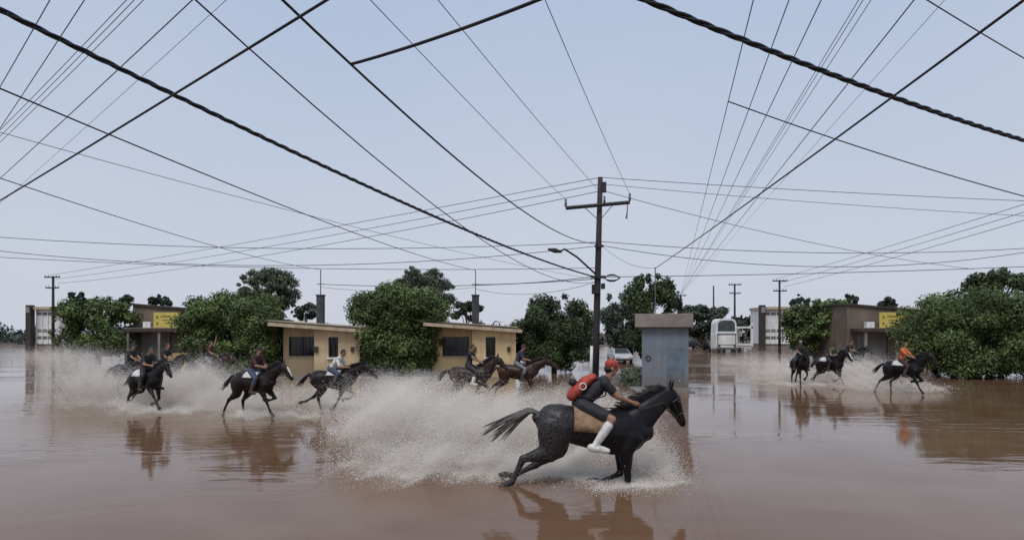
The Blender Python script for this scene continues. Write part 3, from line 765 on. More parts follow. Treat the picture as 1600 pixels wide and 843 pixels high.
# ------------------------------------------------------------------ horses and riders
def fk(start, segs, y):
    """chain of joints: segs = (length, angle from straight down, forward positive)"""
    x, z = start; out = [Vector((x, y, z))]
    for L, a in segs:
        x += L * sin(R(a)); z -= L * cos(R(a)); out.append(Vector((x, y, z)))
    return out

POSES = {   # front near, front far: (forearm, cannon, pastern); hind near, far: (femur, gaskin, cannon, pastern)
    'stretch': dict(f=[(30, 26, 40), (52, -75, -110)], h=[(-2, -58, -30, -20), (30, -42, 4, 10)]),
    'gather':  dict(f=[(-22, -30, -55), (48, -62, -95)], h=[(42, -28, 18, 30), (8, -52, -62, -90)]),
    'reach':   dict(f=[(44, 40, 50), (12, -55, -90)], h=[(5, -52, -22, -10), (-8, -66, -48, -70)]),
    'near':    dict(f=[(10, 2, 6), (2, -62, -95)], h=[(-6, -72, -20, -60), (14, -50, -58, -95)]),
    'front':   dict(f=[(12, 6, 20), (46, -50, -80)], h=[(20, -45, -6, 0), (0, -55, -30, -30)]),
}
def horse_parts(pose, neck=0.0, head=0.0, turn=0.0, stretch=1.0):
    """prims of the whole animal; also returns landmarks"""
    b = MB()
    sx = stretch
    tr = [(-.80, 1.25, .10, .10), (-.72, 1.22, .22, .20), (-.52, 1.19, .31, .275), (-.25, 1.18, .295, .265), (.05, 1.14, .315, .285), (.32, 1.11, .345, .275), (.55, 1.14, .335, .23), (.72, 1.16, .26, .185), (.82, 1.16, .14, .12)]
    b.tube([(x * sx, 0, z) for x, z, a, c in tr], [a for *_, a, c in tr], [c for *_, c in tr], n=16, lat=(0, 1, 0), roundcap=True)
    b.ball((.40 * sx, 0, 1.36), (.26, .10, .14))                                   # withers
    b.ball((-.56 * sx, 0, 1.33), (.24, .18, .16))                                  # croup
    # neck and head
    a0 = R(46 + neck); Ln = .80
    n0 = Vector((.60 * sx, 0, 1.24))
    dirn = Vector((cos(a0), 0, sin(a0)))
    npts = [n0 + dirn * (Ln * t) + Vector((0, turn * t * t * .35, .03 * sin(pi * t))) for t in (0, .25, .5, .75, 1)]
    b.tube(npts, [.29, .235, .19, .155, .13], [.17, .13, .105, .09, .085], n=14, lat=(0, 1, 0), roundcap=True)
    poll = npts[-1]
    ah = R(-42 + head); hd = Vector((cos(ah), turn * .6, sin(ah))).normalized()
    hp = [poll + hd * t for t in (-.02, .12, .25, .38, .50, .58)]
    b.tube(hp, [.115, .135, .118, .088, .078, .062], [.085, .095, .08, .062, .062, .05], n=12, lat=(0, 1, 0), roundcap=True)
    nrm = Vector((-hd.z, 0, hd.x))
    b.ball(hp[1] - nrm * .07, (.09, .075, .09))                                    # jowl
    for s in (-1, 1):
        e0 = poll + Vector((-.01, s * .055, .08)); b.tube([e0, e0 + Vector((.015, s * .02, .09)), e0 + Vector((.03, s * .015, .18))], [.035, .032, .010], [.025, .024, .01], n=8)
    P_ = POSES[pose]; hooves = []
    for i, s in enumerate((-1, 1)):                                                # -1 is the side towards the camera when facing right
        fo, ca, pa = P_['f'][i]
        y = s * .15
        sh = Vector((.58 * sx, y * .9, 1.12)); el = (.50 * sx, .88)
        j = fk(el, [(.42, fo), (.32, ca), (.13, pa), (.07, pa * .6)], y)
        b.tube([sh, j[0]], [.20, .135], [.12, .10], n=10, lat=(0, 1, 0), roundcap=True)
        q = [j[0], j[0].lerp(j[1], .35), j[0].lerp(j[1], .8), j[1], j[1].lerp(j[2], .25), j[1].lerp(j[2], .75), j[2], j[3]]
        b.tube(q, [.125, .105, .062, .064, .046, .042, .052, .044], [.095, .082, .055, .056, .040, .036, .044, .042], n=10, lat=(0, 1, 0), roundcap=True)
        hooves.append((j[3], j[4]))
        fe, ga, ca, pa = P_['h'][i]
        y = s * .16
        hip = (-.54 * sx, 1.18)
        j = fk(hip, [(.42, fe), (.44, ga), (.38, ca), (.13, pa), (.07, pa * .6)], y)
        b.tube([j[0], j[0].lerp(j[1], .5), j[1]], [.29, .255, .175], [.165, .155, .12], n=12, lat=(0, 1, 0), roundcap=True)
        hk = j[2]
        back = (j[2] - j[1]).normalized()
        q = [j[1], j[1].lerp(hk, .4), j[1].lerp(hk, .85), hk, hk.lerp(j[3], .25), hk.lerp(j[3], .75), j[3], j[4]]
        b.tube(q, [.165, .125, .072, .075, .055, .046, .055, .046], [.12, .095, .055, .056, .046, .039, .046, .043], n=10, lat=(0, 1, 0), roundcap=True)
        b.ball(hk + back * .035, (.045, .03, .045))
        hooves.append((j[4], j[5]))
    lm = dict(poll=poll, head=hp, neck=npts, hooves=hooves, sx=sx, hd=hd, nrm=nrm, low=min(h[1].z for h in hooves))
    return b, lm

def coat(name, c, c2=None, rough=.42, spot=None):
    m = mat(name, c, rough, .35, 2.5, 0.15, col2=c2, spec=.24, bscale=60)
    if spot and not m.get("spot"):
        m["spot"] = 1; n, l = m.node_tree.nodes, m.node_tree.links; p = n["Principled BSDF"]
        old = p.inputs["Base Color"].links[0].from_socket
        tc = n.new("ShaderNodeTexCoord"); sp = n.new("ShaderNodeSeparateXYZ"); l.new(tc.outputs["Object"], sp.inputs[0])
        mr = n.new("ShaderNodeMapRange"); mr.inputs[1].default_value = .35; mr.inputs[2].default_value = -.85; l.new(sp.outputs[0], mr.inputs[0])
        nz = n.new("ShaderNodeTexNoise"); nz.inputs["Scale"].default_value = 38; nz.inputs["Detail"].default_value = 4; l.new(tc.outputs["Object"], nz.inputs["Vector"])
        m2 = n.new("ShaderNodeMapRange"); m2.inputs[1].default_value = .36; m2.inputs[2].default_value = .78; l.new(nz.outputs[0], m2.inputs[0])
        mu = n.new("ShaderNodeMath"); mu.operation = 'MULTIPLY'; l.new(mr.outputs[0], mu.inputs[0]); l.new(m2.outputs[0], mu.inputs[1])
        mx = n.new("ShaderNodeMix"); mx.data_type = 'RGBA'; l.new(mu.outputs[0], mx.inputs[0]); l.new(old, mx.inputs[6]); mx.inputs[7].default_value = (*spot, 1)
        l.new(mx.outputs[2], p.inputs["Base Color"])
    return m
C_BLACK = coat("black_coat", (.009, .008, .009), (.004, .0035, .004))
C_DARK = coat("dark_brown_coat", (.017, .010, .009), (.008, .005, .005))
C_BAY = coat("bay_coat", (.048, .021, .012), (.022, .011, .008))
C_MUD = coat("mud_splashed_black_coat", (.010, .009, .011), (.005, .004, .006), .38, spot=(.095, .085, .082))
M_HAIR = mat("black_horsehair", (.010, .008, .008), .6, .4, 20, .3)
M_HOOF = mat("dark_hoof", (.035, .028, .024), .6, .3, 8)
M_BLAZE = mat("white_blaze", (.62, .58, .55), .7, .1, 8)
M_STRAP = mat("worn_leather_strap", (.03, .02, .016), .6, .3, 12)

HORSE_CACHE = {}
def horse(key, px, hoof_py, yaw, pose, coatm, label, scale=1.0, neck=0, head=0, turn=0, sink=.08, pitch=0, pad=None, blaze=False, stretch=1.0, voxel=.026, mud_tail=False, Y=None, tail=.72):
    ck = (pose, neck, head, turn, stretch, voxel)
    if ck not in HORSE_CACHE:
        b, lm = horse_parts(pose, neck, head, turn, stretch)
        HORSE_CACHE[ck] = (b.organic("horse_body", voxel, 5 if voxel > .02 else 11), lm)
    me, lm = HORSE_CACHE[ck]
    me = withmat(me.copy(), coatm)
    Yd = Y or yd(hoof_py)
    root = empty("horse", (P(px, 0, Yd).x, Yd, 0)); tag(root, label, "horse", "horses galloping through the flood")
    root.rotation_euler = Euler((0, R(pitch), R(yaw)), 'XYZ'); root.scale = (scale,) * 3
    root.location.z = -sink - lm['low'] * scale
    body = link("body", me, root)
    # mane
    b = MB(); nk = lm['neck']; rr = random.Random(px)
    for k in range(64):
        t = k / 63 * (len(nk) - 1); i = min(int(t), len(nk) - 2); c = nk[i].lerp(nk[i + 1], t - i)
        ra = [.29, .235, .19, .155, .13]; q = ra[i] + (ra[i + 1] - ra[i]) * (t - i)
        tan_ = (nk[-1] - nk[0]).normalized(); up = Vector((-tan_.z, 0, tan_.x))
        p0 = c + up * q * .9
        b.tube([p0, p0 + up * .07 + Vector((-.06, rr.uniform(-.05, .05), 0)), p0 + up * rr.uniform(.02, .08) + Vector((-.2, rr.uniform(-.1, .1), rr.uniform(-.06, .03)))], [.026, .018, .004], [.016, .012, .003], n=5)
    b.build("mane", M_HAIR, root, True)
    b = MB(); t0 = Vector((-.80 * lm['sx'], 0, 1.30))
    for k in range(34):
        u, v, w_ = rr.uniform(-.05, .05), rr.uniform(-.15, .15), rr.uniform(.65, 1.12) * tail
        b.tube([t0 + Vector((.08, u * .4, 0)), t0 + Vector((-.15 * w_, u, .05 + u * .3)), t0 + Vector((-.42 * w_, u + v * .4, -.10 + v * .3)), t0 + Vector((-.78 * w_, v, -.36 + v * .8))], [.026, .028, .018, .003], n=5)
    b.build("tail", M_MUDHAIR if mud_tail else M_HAIR, root, True)
    for h0, h1 in lm['hooves']:
        d = (h1 - h0).normalized()
        MB().tube([h0 - d * .01, h1 + d * .03], [.048, .07], [.045, .062], n=10, lat=(0, 1, 0)).build("hoof", M_HOOF, root, True)
    hp, hd, nrm = lm['head'], lm['hd'], lm['nrm']
    for s in (-1, 1):
        MB().ball(hp[1] + hd * .05 + nrm * .055 + Vector((0, s * .085, 0)), .022, seg=8, rings=6).build("eye", M_GLASS, root, True)
    if blaze:
        MB().tube([hp[1] + nrm * .118, hp[2] + nrm * .105, hp[3] + nrm * .080, hp[4] + nrm * .07], [.02] * 4, [.028, .042, .034, .045], n=8, lat=(0, 1, 0)).build("blaze", M_BLAZE, root, True)
    b = MB()                                                                        # bridle and reins
    lat = Vector((0, 1, 0))
    for i, (ra, rb_) in ((3, (.095, .070)), (1, (.142, .103))):
        b.tube([hp[i] + nrm * ra * sin(a) + lat * rb_ * cos(a) for a in [2 * pi * k / 16 for k in range(17)]], .012, n=5)
    for s in (-1, 1):
        b.tube([hp[4] + lat * s * .066, hp[1] + lat * s * .1 - nrm * .03, lm['poll'] + Vector((-.02, s * .06, .1))], .011, n=5)
        b.tube([hp[4] + lat * s * .07 - nrm * .03, lm['neck'][3] + lat * s * .13 - Vector((0, 0, .02)), lm['neck'][1] + lat * s * .15 + Vector((-.02, 0, .14)), Vector((.52, s * .07, 1.66))], .010, n=5)
    b.build("bridle", M_STRAP, root)
    if pad:
        x0, x1, dn, pm = pad; b = MB(); nu, nv = 5, 13; vs = []
        for side in (0, 1):
            for i in range(nu):
                x = x0 + (x1 - x0) * i / (nu - 1)
                for k in range(nv):
                    a = R(-dn + 2 * dn * k / (nv - 1)); f = .018 + .02 * side
                    za = .315 + f + .015 * (abs(x - .05)); yb_ = .29 + f
                    vs.append((x * lm['sx'], yb_ * sin(a), 1.145 + za * cos(a)))
        fs = []; q = nu * nv
        for i in range(nu - 1):
            for k in range(nv - 1):
                a = i * nv + k; fs.append((a, a + nv, a + nv + 1, a + 1)); fs.append((a + q, a + q + 1, a + q + nv + 1, a + q + nv))
        for i in range(nu - 1):
            for k in (0, nv - 1): a = i * nv + k; fs.append((a, a + q, a + q + nv, a + nv))
        for k in range(nv - 1):
            for i in (0, nu - 1): a = i * nv + k; fs.append((a, a + 1, a + q + 1, a + q))
        b.add(vs, fs); b.build("saddle_pad", pm, root, True)
    return root, lm
M_MUDHAIR = mat("mud_grey_horsehair", (.10, .088, .08), .7, .5, 20, .3)

M_SKIN = mat("brown_skin", (.30, .165, .105), .55, .15, 6, spec=.4)
M_HUMANHAIR = mat("black_hair", (.010, .009, .009), .5, .3, 30, .3)
def cloth(name, c): return mat(name, c, .75, .3, 9, .9, bscale=9)

def rider(root_h, lm, px, label, lean=20, shirt=None, trousers=None, boots=None, cap=None, hair=True, shorts=False, sock=None, arms='reins', sleeve=.55, headtilt=0, headyaw=0, voxel=.016, crouch=False, shift=(0, 0), raise_arm=False, sc=1.0, capbrim=True):
    """person astride, modelled in the horse's own axes"""
    def V(x, y, z): return Vector((x, y, z))
    pel = V(-.02 + shift[0], 0, 1.55 + shift[1]); up = V(sin(R(lean)), 0, cos(R(lean))); fw = V(cos(R(lean)), 0, -sin(R(lean)))
    waist, chest, sh, nk = pel + up * .16, pel + up * .34 - fw * .01, pel + up * .47 + fw * .0, pel + up * .54 + fw * .015
    hu = V(sin(R(lean * .45 - headtilt)), 0, cos(R(lean * .45 - headtilt))); hf = V(hu.z, 0, -hu.x)
    Mh = Matrix.Rotation(R(headyaw), 3, 'Z')
    hc = nk + hu * .19 + hf * .03
    J = {}
    for s in (-1, 1):
        hip = pel + V(.0, s * .10, -.02)
        knee = pel + (V(.43, s * .33, -.26) if not crouch else V(.44, s * .34, -.17))
        ank = knee + (V(-.17, s * .03, -.43) if not crouch else V(-.24, s * .03, -.42))
        toe = ank + V(.17, s * .03, -.05)
        shd = sh + V(0, s * .185, 0)
        hand = V(.52, s * .09, 1.66) if not crouch else V(.62, s * .10, 1.60)
        if raise_arm and s == 1: hand = sh + V(.12, s * .32, .50)
        mid = (shd + hand) / 2; v = hand - shd; Lr = min(v.length, .55); bend = math.sqrt(max(.0, .285 ** 2 - (Lr / 2) ** 2))
        if v.length > .56: hand = shd + v.normalized() * .56
        elb = (shd + hand) / 2 + V(-.25, s * .55, -.8).normalized() * bend
        J[s] = (hip, knee, ank, toe, shd, elb, hand)
    def torso(b, e=0.0, lo=0):
        b.tube([pel + up * (-.06 if lo else .02), waist, chest, sh + up * .02], [.115 + e, .105 + e, .125 + e, .085 + e], [.165 + e, .145 + e, .175 + e, .155 + e], n=14, lat=(0, 1, 0), roundcap=True)
    def legs(b, e=0.0, upto=3):
        b.ball(pel, (.14 + e, .18 + e, .13 + e))
        for s in (-1, 1):
            hip, knee, ank, toe, *_ = J[s]
            b.tube([hip, hip.lerp(knee, .4), knee if upto > 1 or not e else hip.lerp(knee, .74)], [.098 + e, .088 + e, .060 + e if upto > 1 or not e else .080 + e], n=10, roundcap=True)
            if upto >= 2: b.tube([knee, knee.lerp(ank, .3), ank], [.060 + e, .062 + e, .040 + e], n=10, roundcap=True)
            if upto >= 3: b.tube([ank - V(.05, 0, .02), ank + V(.03, 0, -.03), toe], [.045 + e, .05 + e, .032 + e], [.038 + e, .042 + e, .04 + e], n=8, roundcap=True)
    def arms_(b, e=0.0, f=1.0, hands=True):
        for s in (-1, 1):
            *_, shd, elb, hand = J[s]
            b.ball(shd, .066 + e)
            if f <= 1.0: b.tube([shd, shd.lerp(elb, f)], [.058 + e, .048 + e * 1.3], n=10, roundcap=True)
            else: b.tube([shd, elb, elb.lerp(hand, f - 1)], [.058 + e, .046 + e, .036 + e], n=10, roundcap=True)
            if hands:
                b.tube([elb, elb.lerp(hand, .3), hand], [.046, .043, .029], n=10, roundcap=True)
                d = (hand - elb).normalized(); b.tube([hand, hand + d * .075], [.026, .03], [.036, .042], n=8, lat=(0, 0, 1), roundcap=True)
                for k in range(4):                                                   # four fingers curled round the rein, and the thumb
                    p0 = hand + d * (.085) + V(0, 0, .030 - .02 * k)
                    i_ = -s; ln = (.036, .042, .040, .032)[k]
                    b.tube([p0, p0 + d * ln * .9 + V(0, i_ * .008, 0), p0 + d * ln * .7 + V(0, i_ * .036, -.004), p0 + d * .004 + V(0, i_ * .046, -.004)], [.0095, .0092, .0086, .0075], n=6, roundcap=True)
                p0 = hand + d * .03 + V(0, -s * .03, .02)
                b.tube([p0, p0 + d * .035 + V(0, -s * .018, .014), p0 + d * .062 + V(0, -s * .026, .006)], [.012, .011, .008], n=6, roundcap=True)
    b = MB(); torso(b, -.006, 1); legs(b, -.004); arms_(b, 0, 1.0)
    Rh = Matrix((hf, V(0, 1, 0), hu)).transposed() @ Mh
    g = lambda x, y, z: hc + Rh @ V(x, y, z)
    b.tube([sh + up * .02, nk + up * .02, g(-.01, 0, -.09)], [.075, .058, .055], n=10, roundcap=True)
    b.ball(hc + Rh @ V(-.008, 0, .025), (.098, .076, .098), Rh); b.ball(g(.025, 0, -.055), (.070, .056, .072), Rh); b.ball(g(.06, 0, -.088), (.030, .030, .026), Rh)
    b.tube([g(.088, 0, .02), g(.112, 0, -.025), g(.092, 0, -.035)], [.010, .017, .010], n=6, roundcap=True)
    b.tube([g(.086, -.022, -.058), g(.094, 0, -.056), g(.086, .022, -.058)], .010, n=6, roundcap=True)
    b.tube([g(.08, -.04, .03), g(.092, -.015, .032), g(.092, .015, .032), g(.08, .04, .03)], .011, n=6, roundcap=True)
    for s in (-1, 1): b.ball(g(-.005, s * .079, -.01), (.022, .010, .032), Rh, 8, 6)
    me = withmat(b.organic("person", voxel, 3, .4), M_SKIN)
    o = link("person", me); o.matrix_world = root_h.matrix_basis
    tag(o, label, "person", "riders on the galloping horses")
    def wear(name, fn, m, vx=None):
        q = MB(); fn(q); return link(name, withmat(q.organic(name, vx or voxel, 4, .5), m), o)
    for s in (-1, 1):
        MB().ball(g(.082, s * .03, .012), .0095, Rh, 8, 6).build("eye", M_GLASS, o, True)
    if shirt: wear("shirt", lambda q: (torso(q, .012), arms_(q, .014, sleeve, False)), shirt)
    if trousers: wear("shorts" if shorts else "trousers", lambda q: legs(q, .014, 1 if shorts else 2), trousers)
    def foot(q, s, e, up_=0.0):
        hip, knee, ank, toe, *_ = J[s]
        q.tube([ank - V(.06, 0, .025), ank + V(.03, 0, -.03), toe + V(.02, 0, 0)], [.05 + e, .055 + e, .035 + e], [.042 + e, .046 + e, .044 + e], n=8, roundcap=True)
        if up_: q.tube([ank.lerp(knee, up_), ank.lerp(knee, .3), ank + V(0, 0, -.02)], [.068 + e, .060 + e, .048 + e], n=10, roundcap=True)
    for s in (-1, 1):
        if boots: wear("boot", lambda q: foot(q, s, .012, .0 if sock else .55), boots)
        if sock: wear("sock", lambda q: q.tube([J[s][2].lerp(J[s][1], .78), J[s][2].lerp(J[s][1], .5), J[s][2]], [.074, .070, .052], n=10, roundcap=True), sock)
    if hair and not cap:
        wear("hair", lambda q: (q.ball(g(-.022, 0, .045), (.098, .086, .092), Rh), q.ball(g(-.06, 0, -.01), (.055, .075, .07), Rh)), M_HUMANHAIR)
    if cap:
        wear("hair", lambda q: q.ball(g(-.05, 0, -.02), (.062, .082, .07), Rh), M_HUMANHAIR)
        def capf(q):
            q.ball(g(-.008, 0, .058), (.112, .094, .086), Rh)
            if capbrim: q.tube([g(.07, 0, .05), g(.13, 0, .046), g(.175, 0, .034)], [.012, .010, .008], [.08, .075, .045], n=10, lat=tuple(Rh @ V(0, 1, 0)), roundcap=True)
        wear("cap", capf, cap)
    return o, dict(pel=pel, up=up, fw=fw, sh=sh, J=J, g=g, chest=chest, waist=waist)

K_BLACK = cloth("black_cloth", (.020, .020, .025)); K_JEANS = cloth("blue_denim", (.045, .065, .11)); K_MAROON = cloth("dark_maroon_cloth", (.055, .018, .022))
K_ORANGE = cloth("orange_cloth", (.62, .15, .05)); K_WHITE = cloth("white_cloth", (.62, .60, .57)); K_RED = cloth("red_cloth", (.38, .05, .03)); K_TAN = cloth("tan_blanket", (.26, .165, .09))
K_GREY = cloth("grey_cloth", (.17, .17, .19)); K_GREEN = cloth("olive_cloth", (.10, .11, .06)); K_PURPLE = cloth("dark_purple_cloth", (.045, .03, .06)); K_BROWN = cloth("brown_boot_leather", (.06, .04, .03))
PADW = lambda a=-.28, c=.34, d=66: (a, c, d, K_WHITE)

# left group
h, lm = horse('A', 228, 641, -32, 'reach', C_BLACK, "black horse turning towards us with a white pad, at the head of the left spray", neck=-8, head=-6, pad=(-.42, .10, 70, K_WHITE))
rider(h, lm, 226, "rider in black with bare forearms on the black horse at left", 24, K_BLACK, K_BLACK, K_BROWN, sleeve=.6, headtilt=-12)
h, lm = horse('A2', 203, 622, -14, 'gather', C_DARK, "dark horse mostly hidden behind the black horse at left", neck=-6)
rider(h, lm, 203, "dark rider seen behind the shoulder of the leftmost front rider", 14, K_BLACK, K_BLACK, K_BROWN, cap=K_BLACK)
h, lm = horse('A3', 256, 618, -16, 'gather', C_BLACK, "black horse behind the head of the black horse at left", neck=-6)
rider(h, lm, 256, "dark rider just behind the head of the leftmost black horse", 18, K_BLACK, K_BLACK, K_BROWN)
h, lm = horse('B', 396, 650, -22, 'stretch', C_DARK, "dark brown horse with a white blaze and white pad, galloping past the big left tree", neck=-10, head=-6, pad=(-.22, .36, 62, K_WHITE), blaze=True)
rider(h, lm, 400, "rider in a maroon shirt and blue jeans on the dark horse with a white blaze", 22, K_MAROON, K_JEANS, K_BROWN, sleeve=.8, cap=K_BLACK, capbrim=True)
h, lm = horse('B2', 326, 606, -14, 'stretch', C_BAY, "bay horse half lost in the spray behind the left riders", neck=-18)
rider(h, lm, 326, "rider in dark red raising one arm amid the spray behind the left riders", 10, K_MAROON, K_GREY, K_BROWN, raise_arm=True)
h, lm = horse('C', 519, 642, -12, 'gather', C_DARK, "dark brown horse galloping in front of the first cream house", neck=-16, pad=(-.1, .4, 60, K_WHITE))
rider(h, lm, 517, "rider in a white shirt bent low on the horse before the first cream house", 42, K_WHITE, K_JEANS, K_BROWN, sleeve=.8, crouch=True)
# middle group
h, lm = horse('H', 733, 630, -14, 'gather', coat("liver_bay_coat", (.045, .022, .016), (.02, .012, .010)), "liver bay horse in the spray below the second cream house", neck=-2, head=-4)
rider(h, lm, 735, "rider in a black vest and white boots before the second cream house", 12, K_BLACK, K_BLACK, K_WHITE, sleeve=.35)
h, lm = horse('I', 808, 622, -10, 'reach', C_BAY, "bay horse stretching its neck out below the rounded leafy tree", neck=-16, head=8)
rider(h, lm, 812, "rider in dark purple with grey trousers behind the near horseman", 24, K_PURPLE, K_GREY, K_BROWN, sleeve=.7, cap=K_MAROON)
hJ, lmJ = horse('J', 914, 754, 2, 'near', C_MUD, "large near black horse with its rump splashed grey by mud", scale=1.20, neck=-4, head=-16, turn=.45, sink=.42, pitch=5, pad=(-.30, .20, 92, K_TAN), stretch=1.06, voxel=.018, mud_tail=True, tail=1.0)
rJ, gJ = rider(hJ, lmJ, 921, "near rider in a black shirt, red cap and white socks on the mud-splashed black horse", 41, K_BLACK, K_BLACK, K_WHITE, cap=K_RED, shorts=True, sock=K_WHITE, sleeve=.55, headtilt=12, headyaw=10, voxel=.010, crouch=True, shift=(-.17, -.02))
# red bag on the near rider's back
bag = empty("backpack", (0, 0, 0)); bag.matrix_world = hJ.matrix_basis
tag(bag, "red bag with a small white ring emblem on the near rider's back", "bag")
c = gJ['pel'] + gJ['up'] * .19 - gJ['fw'] * .20
u, f_ = gJ['up'], gJ['fw']; la = Vector((0, 1, 0))
b = MB(); b.tube([c - u * .22 + f_ * .01, c - u * .12, c + u * .10, c + u * .22 + f_ * .03], [.085, .095, .085, .06], [.175, .18, .17, .14], n=14, lat=(0, 1, 0), roundcap=True)
link("bag_body", withmat(b.organic("bag_body", .012, 4), K_RED), bag)
e = c - la * .180 + u * .0
MB().tube([e + (u * sin(a) + f_ * cos(a)) * .05 for a in [2 * pi * i / 18 for i in range(19)]], .010, n=5).build("emblem", K_WHITE, bag)
for s in (-1, 1):
    MB().tube([c + u * .18 + la * s * .09, gJ['sh'] + u * .075 + la * s * .11, gJ['chest'] + f_ * .16 + la * s * .13, gJ['waist'] + f_ * .05 + la * s * .175, c - u * .18 + la * s * .13], .014, .022, n=6).build("strap", K_BLACK, bag)
MB().ball(c - u * .06 - f_ * .13, (.07, .09, .06)).build("side_pouch", K_BLACK, bag, True)
# right group
h, lm = horse('D', 1249, 601, -96, 'front', C_BLACK, "black horse coming head-on at the left of the right group", neck=4, head=-14)
rider(h, lm, 1249, "rider in black on the horse coming head-on", 14, K_BLACK, K_BLACK, K_BROWN, sleeve=.6, cap=K_GREY)
h, lm = horse('E', 1296, 601, -72, 'reach', C_DARK, "dark horse with a white blaze in the middle of the right group", neck=2, head=-10, blaze=True, pad=(-.45, .05, 66, K_WHITE))
rider(h, lm, 1296, "rider in olive bending over the dark horse in the middle of the right group", 34, K_GREEN, K_BLACK, K_BROWN, sleeve=.5, cap=K_BLACK)
h, lm = horse('E2', 1324, 588, -50, 'gather', C_BLACK, "black horse behind the middle rider of the right group", neck=0)
rider(h, lm, 1322, "dark rider trailing behind the middle rider of the right group", 20, K_BLACK, K_BLACK, K_BROWN)
h, lm = horse('F', 1410, 614, -58, 'stretch', C_BLACK, "black horse with a white pad striding ahead at right", neck=0, head=-10, pad=PADW(-.34, .24, 66))
rider(h, lm, 1408, "rider in an orange shirt on the black horse at right", 10, K_ORANGE, K_MAROON, K_BROWN, sleeve=.8, headyaw=-20)
h, lm = horse('G', 1104, 556, -122, 'front', C_BLACK, "tiny black horse far down the street beside the white truck", neck=4, head=-12)
rider(h, lm, 1105, "tiny far rider in black beside the white truck", 12, K_BLACK, K_BLACK, K_BROWN)

# ------------------------------------------------------------------ spray thrown up by the horses
M_SPRAY = mat("muddy_spray", (.82, .765, .70), .5, .12, 3, spec=.3)
def spray(name, puffs, label, size=.011):
    """puffs: (px, py, Y, rx px, ry px, rdepth m, drops); droplets as tiny tetrahedra, thrown into ragged wisps"""
    Pos = []
    for px, py, Y, rx, ry, rd, n in puffs:
        c = P(px, py, Y); s = Y / FPX
        n = n * MULT
        q = NP.normal(size=(n, 3)) * np.array([rx * s * .55, rd * .5, ry * s * .55])
        q += np.array(c)
        Pos.append(q)
    p = np.concatenate(Pos)
    for k in range(1, 5):                        # turbulence makes wisps and fingers
        f = 1.1 * 1.8 ** k; a = .30 / 1.55 ** k
        ph = NP.uniform(0, 6.28, (3, 3)); d = NP.normal(size=(3, 3)) * f * .6
        for i in range(3):
            p[:, i] += a * np.sin(p @ d[i] + ph[i, 0]) * (1.0 if i != 2 else .5)
    p[:, 2] = np.where(p[:, 2] < .0, np.abs(p[:, 2]) * .5, p[:, 2])
    r = size * NP.lognormal(0, .40, len(p)); big = NP.random(len(p)) < .002; r[big] *= 2.6
    me = bpy.data.meshes.new(name); me.vertices.add(len(p))
    me.vertices.foreach_set("co", p.astype(np.float32).ravel())
    me.attributes.new("drop", 'FLOAT', 'POINT').data.foreach_set("value", r.astype(np.float32))
    o = link(name, withmat(me, M_SPRAY)); tag(o, label, "spray", kind="stuff")
    md = o.modifiers.new("droplets", 'NODES'); md.node_group = DROPS
def drops_group():
    g = bpy.data.node_groups.new("droplets", 'GeometryNodeTree')
    g.interface.new_socket("Geometry", in_out='INPUT', socket_type='NodeSocketGeometry')
    g.interface.new_socket("Geometry", in_out='OUTPUT', socket_type='NodeSocketGeometry')
    n, l = g.nodes, g.links
    gi, go = n.new("NodeGroupInput"), n.new("NodeGroupOutput")
    mp = n.new("GeometryNodeMeshToPoints"); at = n.new("GeometryNodeInputNamedAttribute"); at.data_type = 'FLOAT'; at.inputs[0].default_value = "drop"
    sm = n.new("GeometryNodeSetMaterial"); sm.inputs["Material"].default_value = M_SPRAY
    l.new(gi.outputs[0], mp.inputs["Mesh"]); l.new(at.outputs["Attribute"], mp.inputs["Radius"])
    l.new(mp.outputs[0], sm.inputs[0]); l.new(sm.outputs[0], go.inputs[0])
    return g
DROPS = drops_group()
MULT = 6
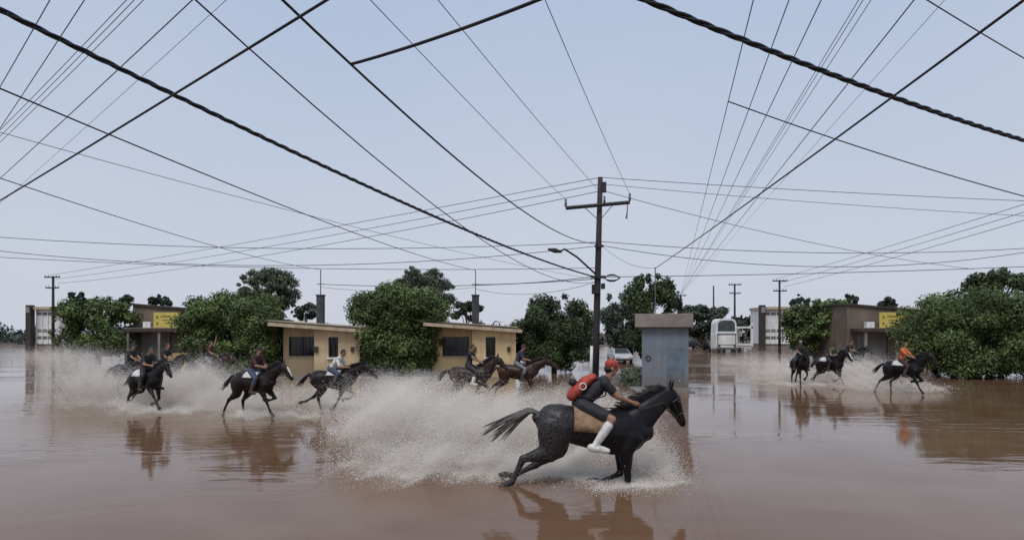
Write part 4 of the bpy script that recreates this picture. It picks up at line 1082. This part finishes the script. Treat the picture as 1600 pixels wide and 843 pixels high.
spray("spray", [(110, 566, 33, 50, 22, 3, 12000), (170, 592, 28, 70, 24, 3, 16000), (230, 612, 27, 70, 18, 2.5, 13000), (300, 602, 27, 60, 24, 2, 17000), (330, 618, 25, 60, 16, 2, 10000),
      (200, 630, 23.8, 70, 8, 1.5, 6000), (390, 630, 24, 80, 12, 2, 8000), (470, 616, 26, 60, 18, 2.5, 9000), (520, 630, 25, 50, 14, 2, 6000), (80, 556, 40, 40, 10, 4, 5000), (255, 634, 22.9, 50, 5, 1, 4000), (420, 646, 21.6, 60, 5, 1, 4000), (215, 600, 25, 60, 20, 1.2, 12000), (310, 588, 26, 50, 22, 1.5, 13000), (360, 612, 25, 50, 18, 1.5, 9000), (140, 600, 26, 50, 22, 2, 9000)], "long low cloud of spray behind the left riders", .0034)
spray("spray", [(610, 618, 19, 70, 22, 3, 15000), (650, 650, 16, 90, 40, 2.5, 26000), (720, 664, 15, 90, 40, 2, 24000), (590, 660, 15.5, 60, 38, 2, 14000), (780, 660, 16, 60, 32, 2, 15000), (830, 656, 17, 60, 26, 2, 13000),
      (690, 716, 13.4, 120, 18, 1, 16000), (850, 716, 13.3, 90, 22, 1, 13000), (940, 662, 15.5, 90, 32, 1.6, 12000), (1000, 706, 13.5, 50, 30, 1.2, 9000), (910, 622, 21, 70, 18, 3, 8000), (1015, 730, 13, 34, 16, .8, 3000),
      (620, 738, 12.9, 90, 6, .8, 5000), (800, 742, 12.7, 120, 6, .8, 7000), (950, 752, 12.2, 90, 6, .8, 6000), (745, 626, 24, 70, 14, 2, 9000), (850, 624, 24, 50, 14, 2, 5000), (690, 592, 27, 50, 9, 2, 2500), (600, 596, 24, 60, 14, 2, 5000)], "great pale burst of spray behind the near black horse", .0027)
spray("spray", [(1180, 566, 56, 50, 16, 5, 6000), (1215, 578, 44, 45, 18, 3, 6000), (1275, 588, 37, 50, 14, 3, 6000), (1345, 576, 37, 40, 18, 3, 8000), (1365, 596, 32, 45, 14, 2, 6000), (1430, 606, 31, 30, 7, 1.5, 2000), (1250, 600, 34.5, 50, 4, 1, 2500), (1330, 586, 35.5, 40, 16, 1.5, 6000), (1215, 584, 38, 40, 16, 2, 5000)], "thin spray trailing the riders of the right group", .0045)
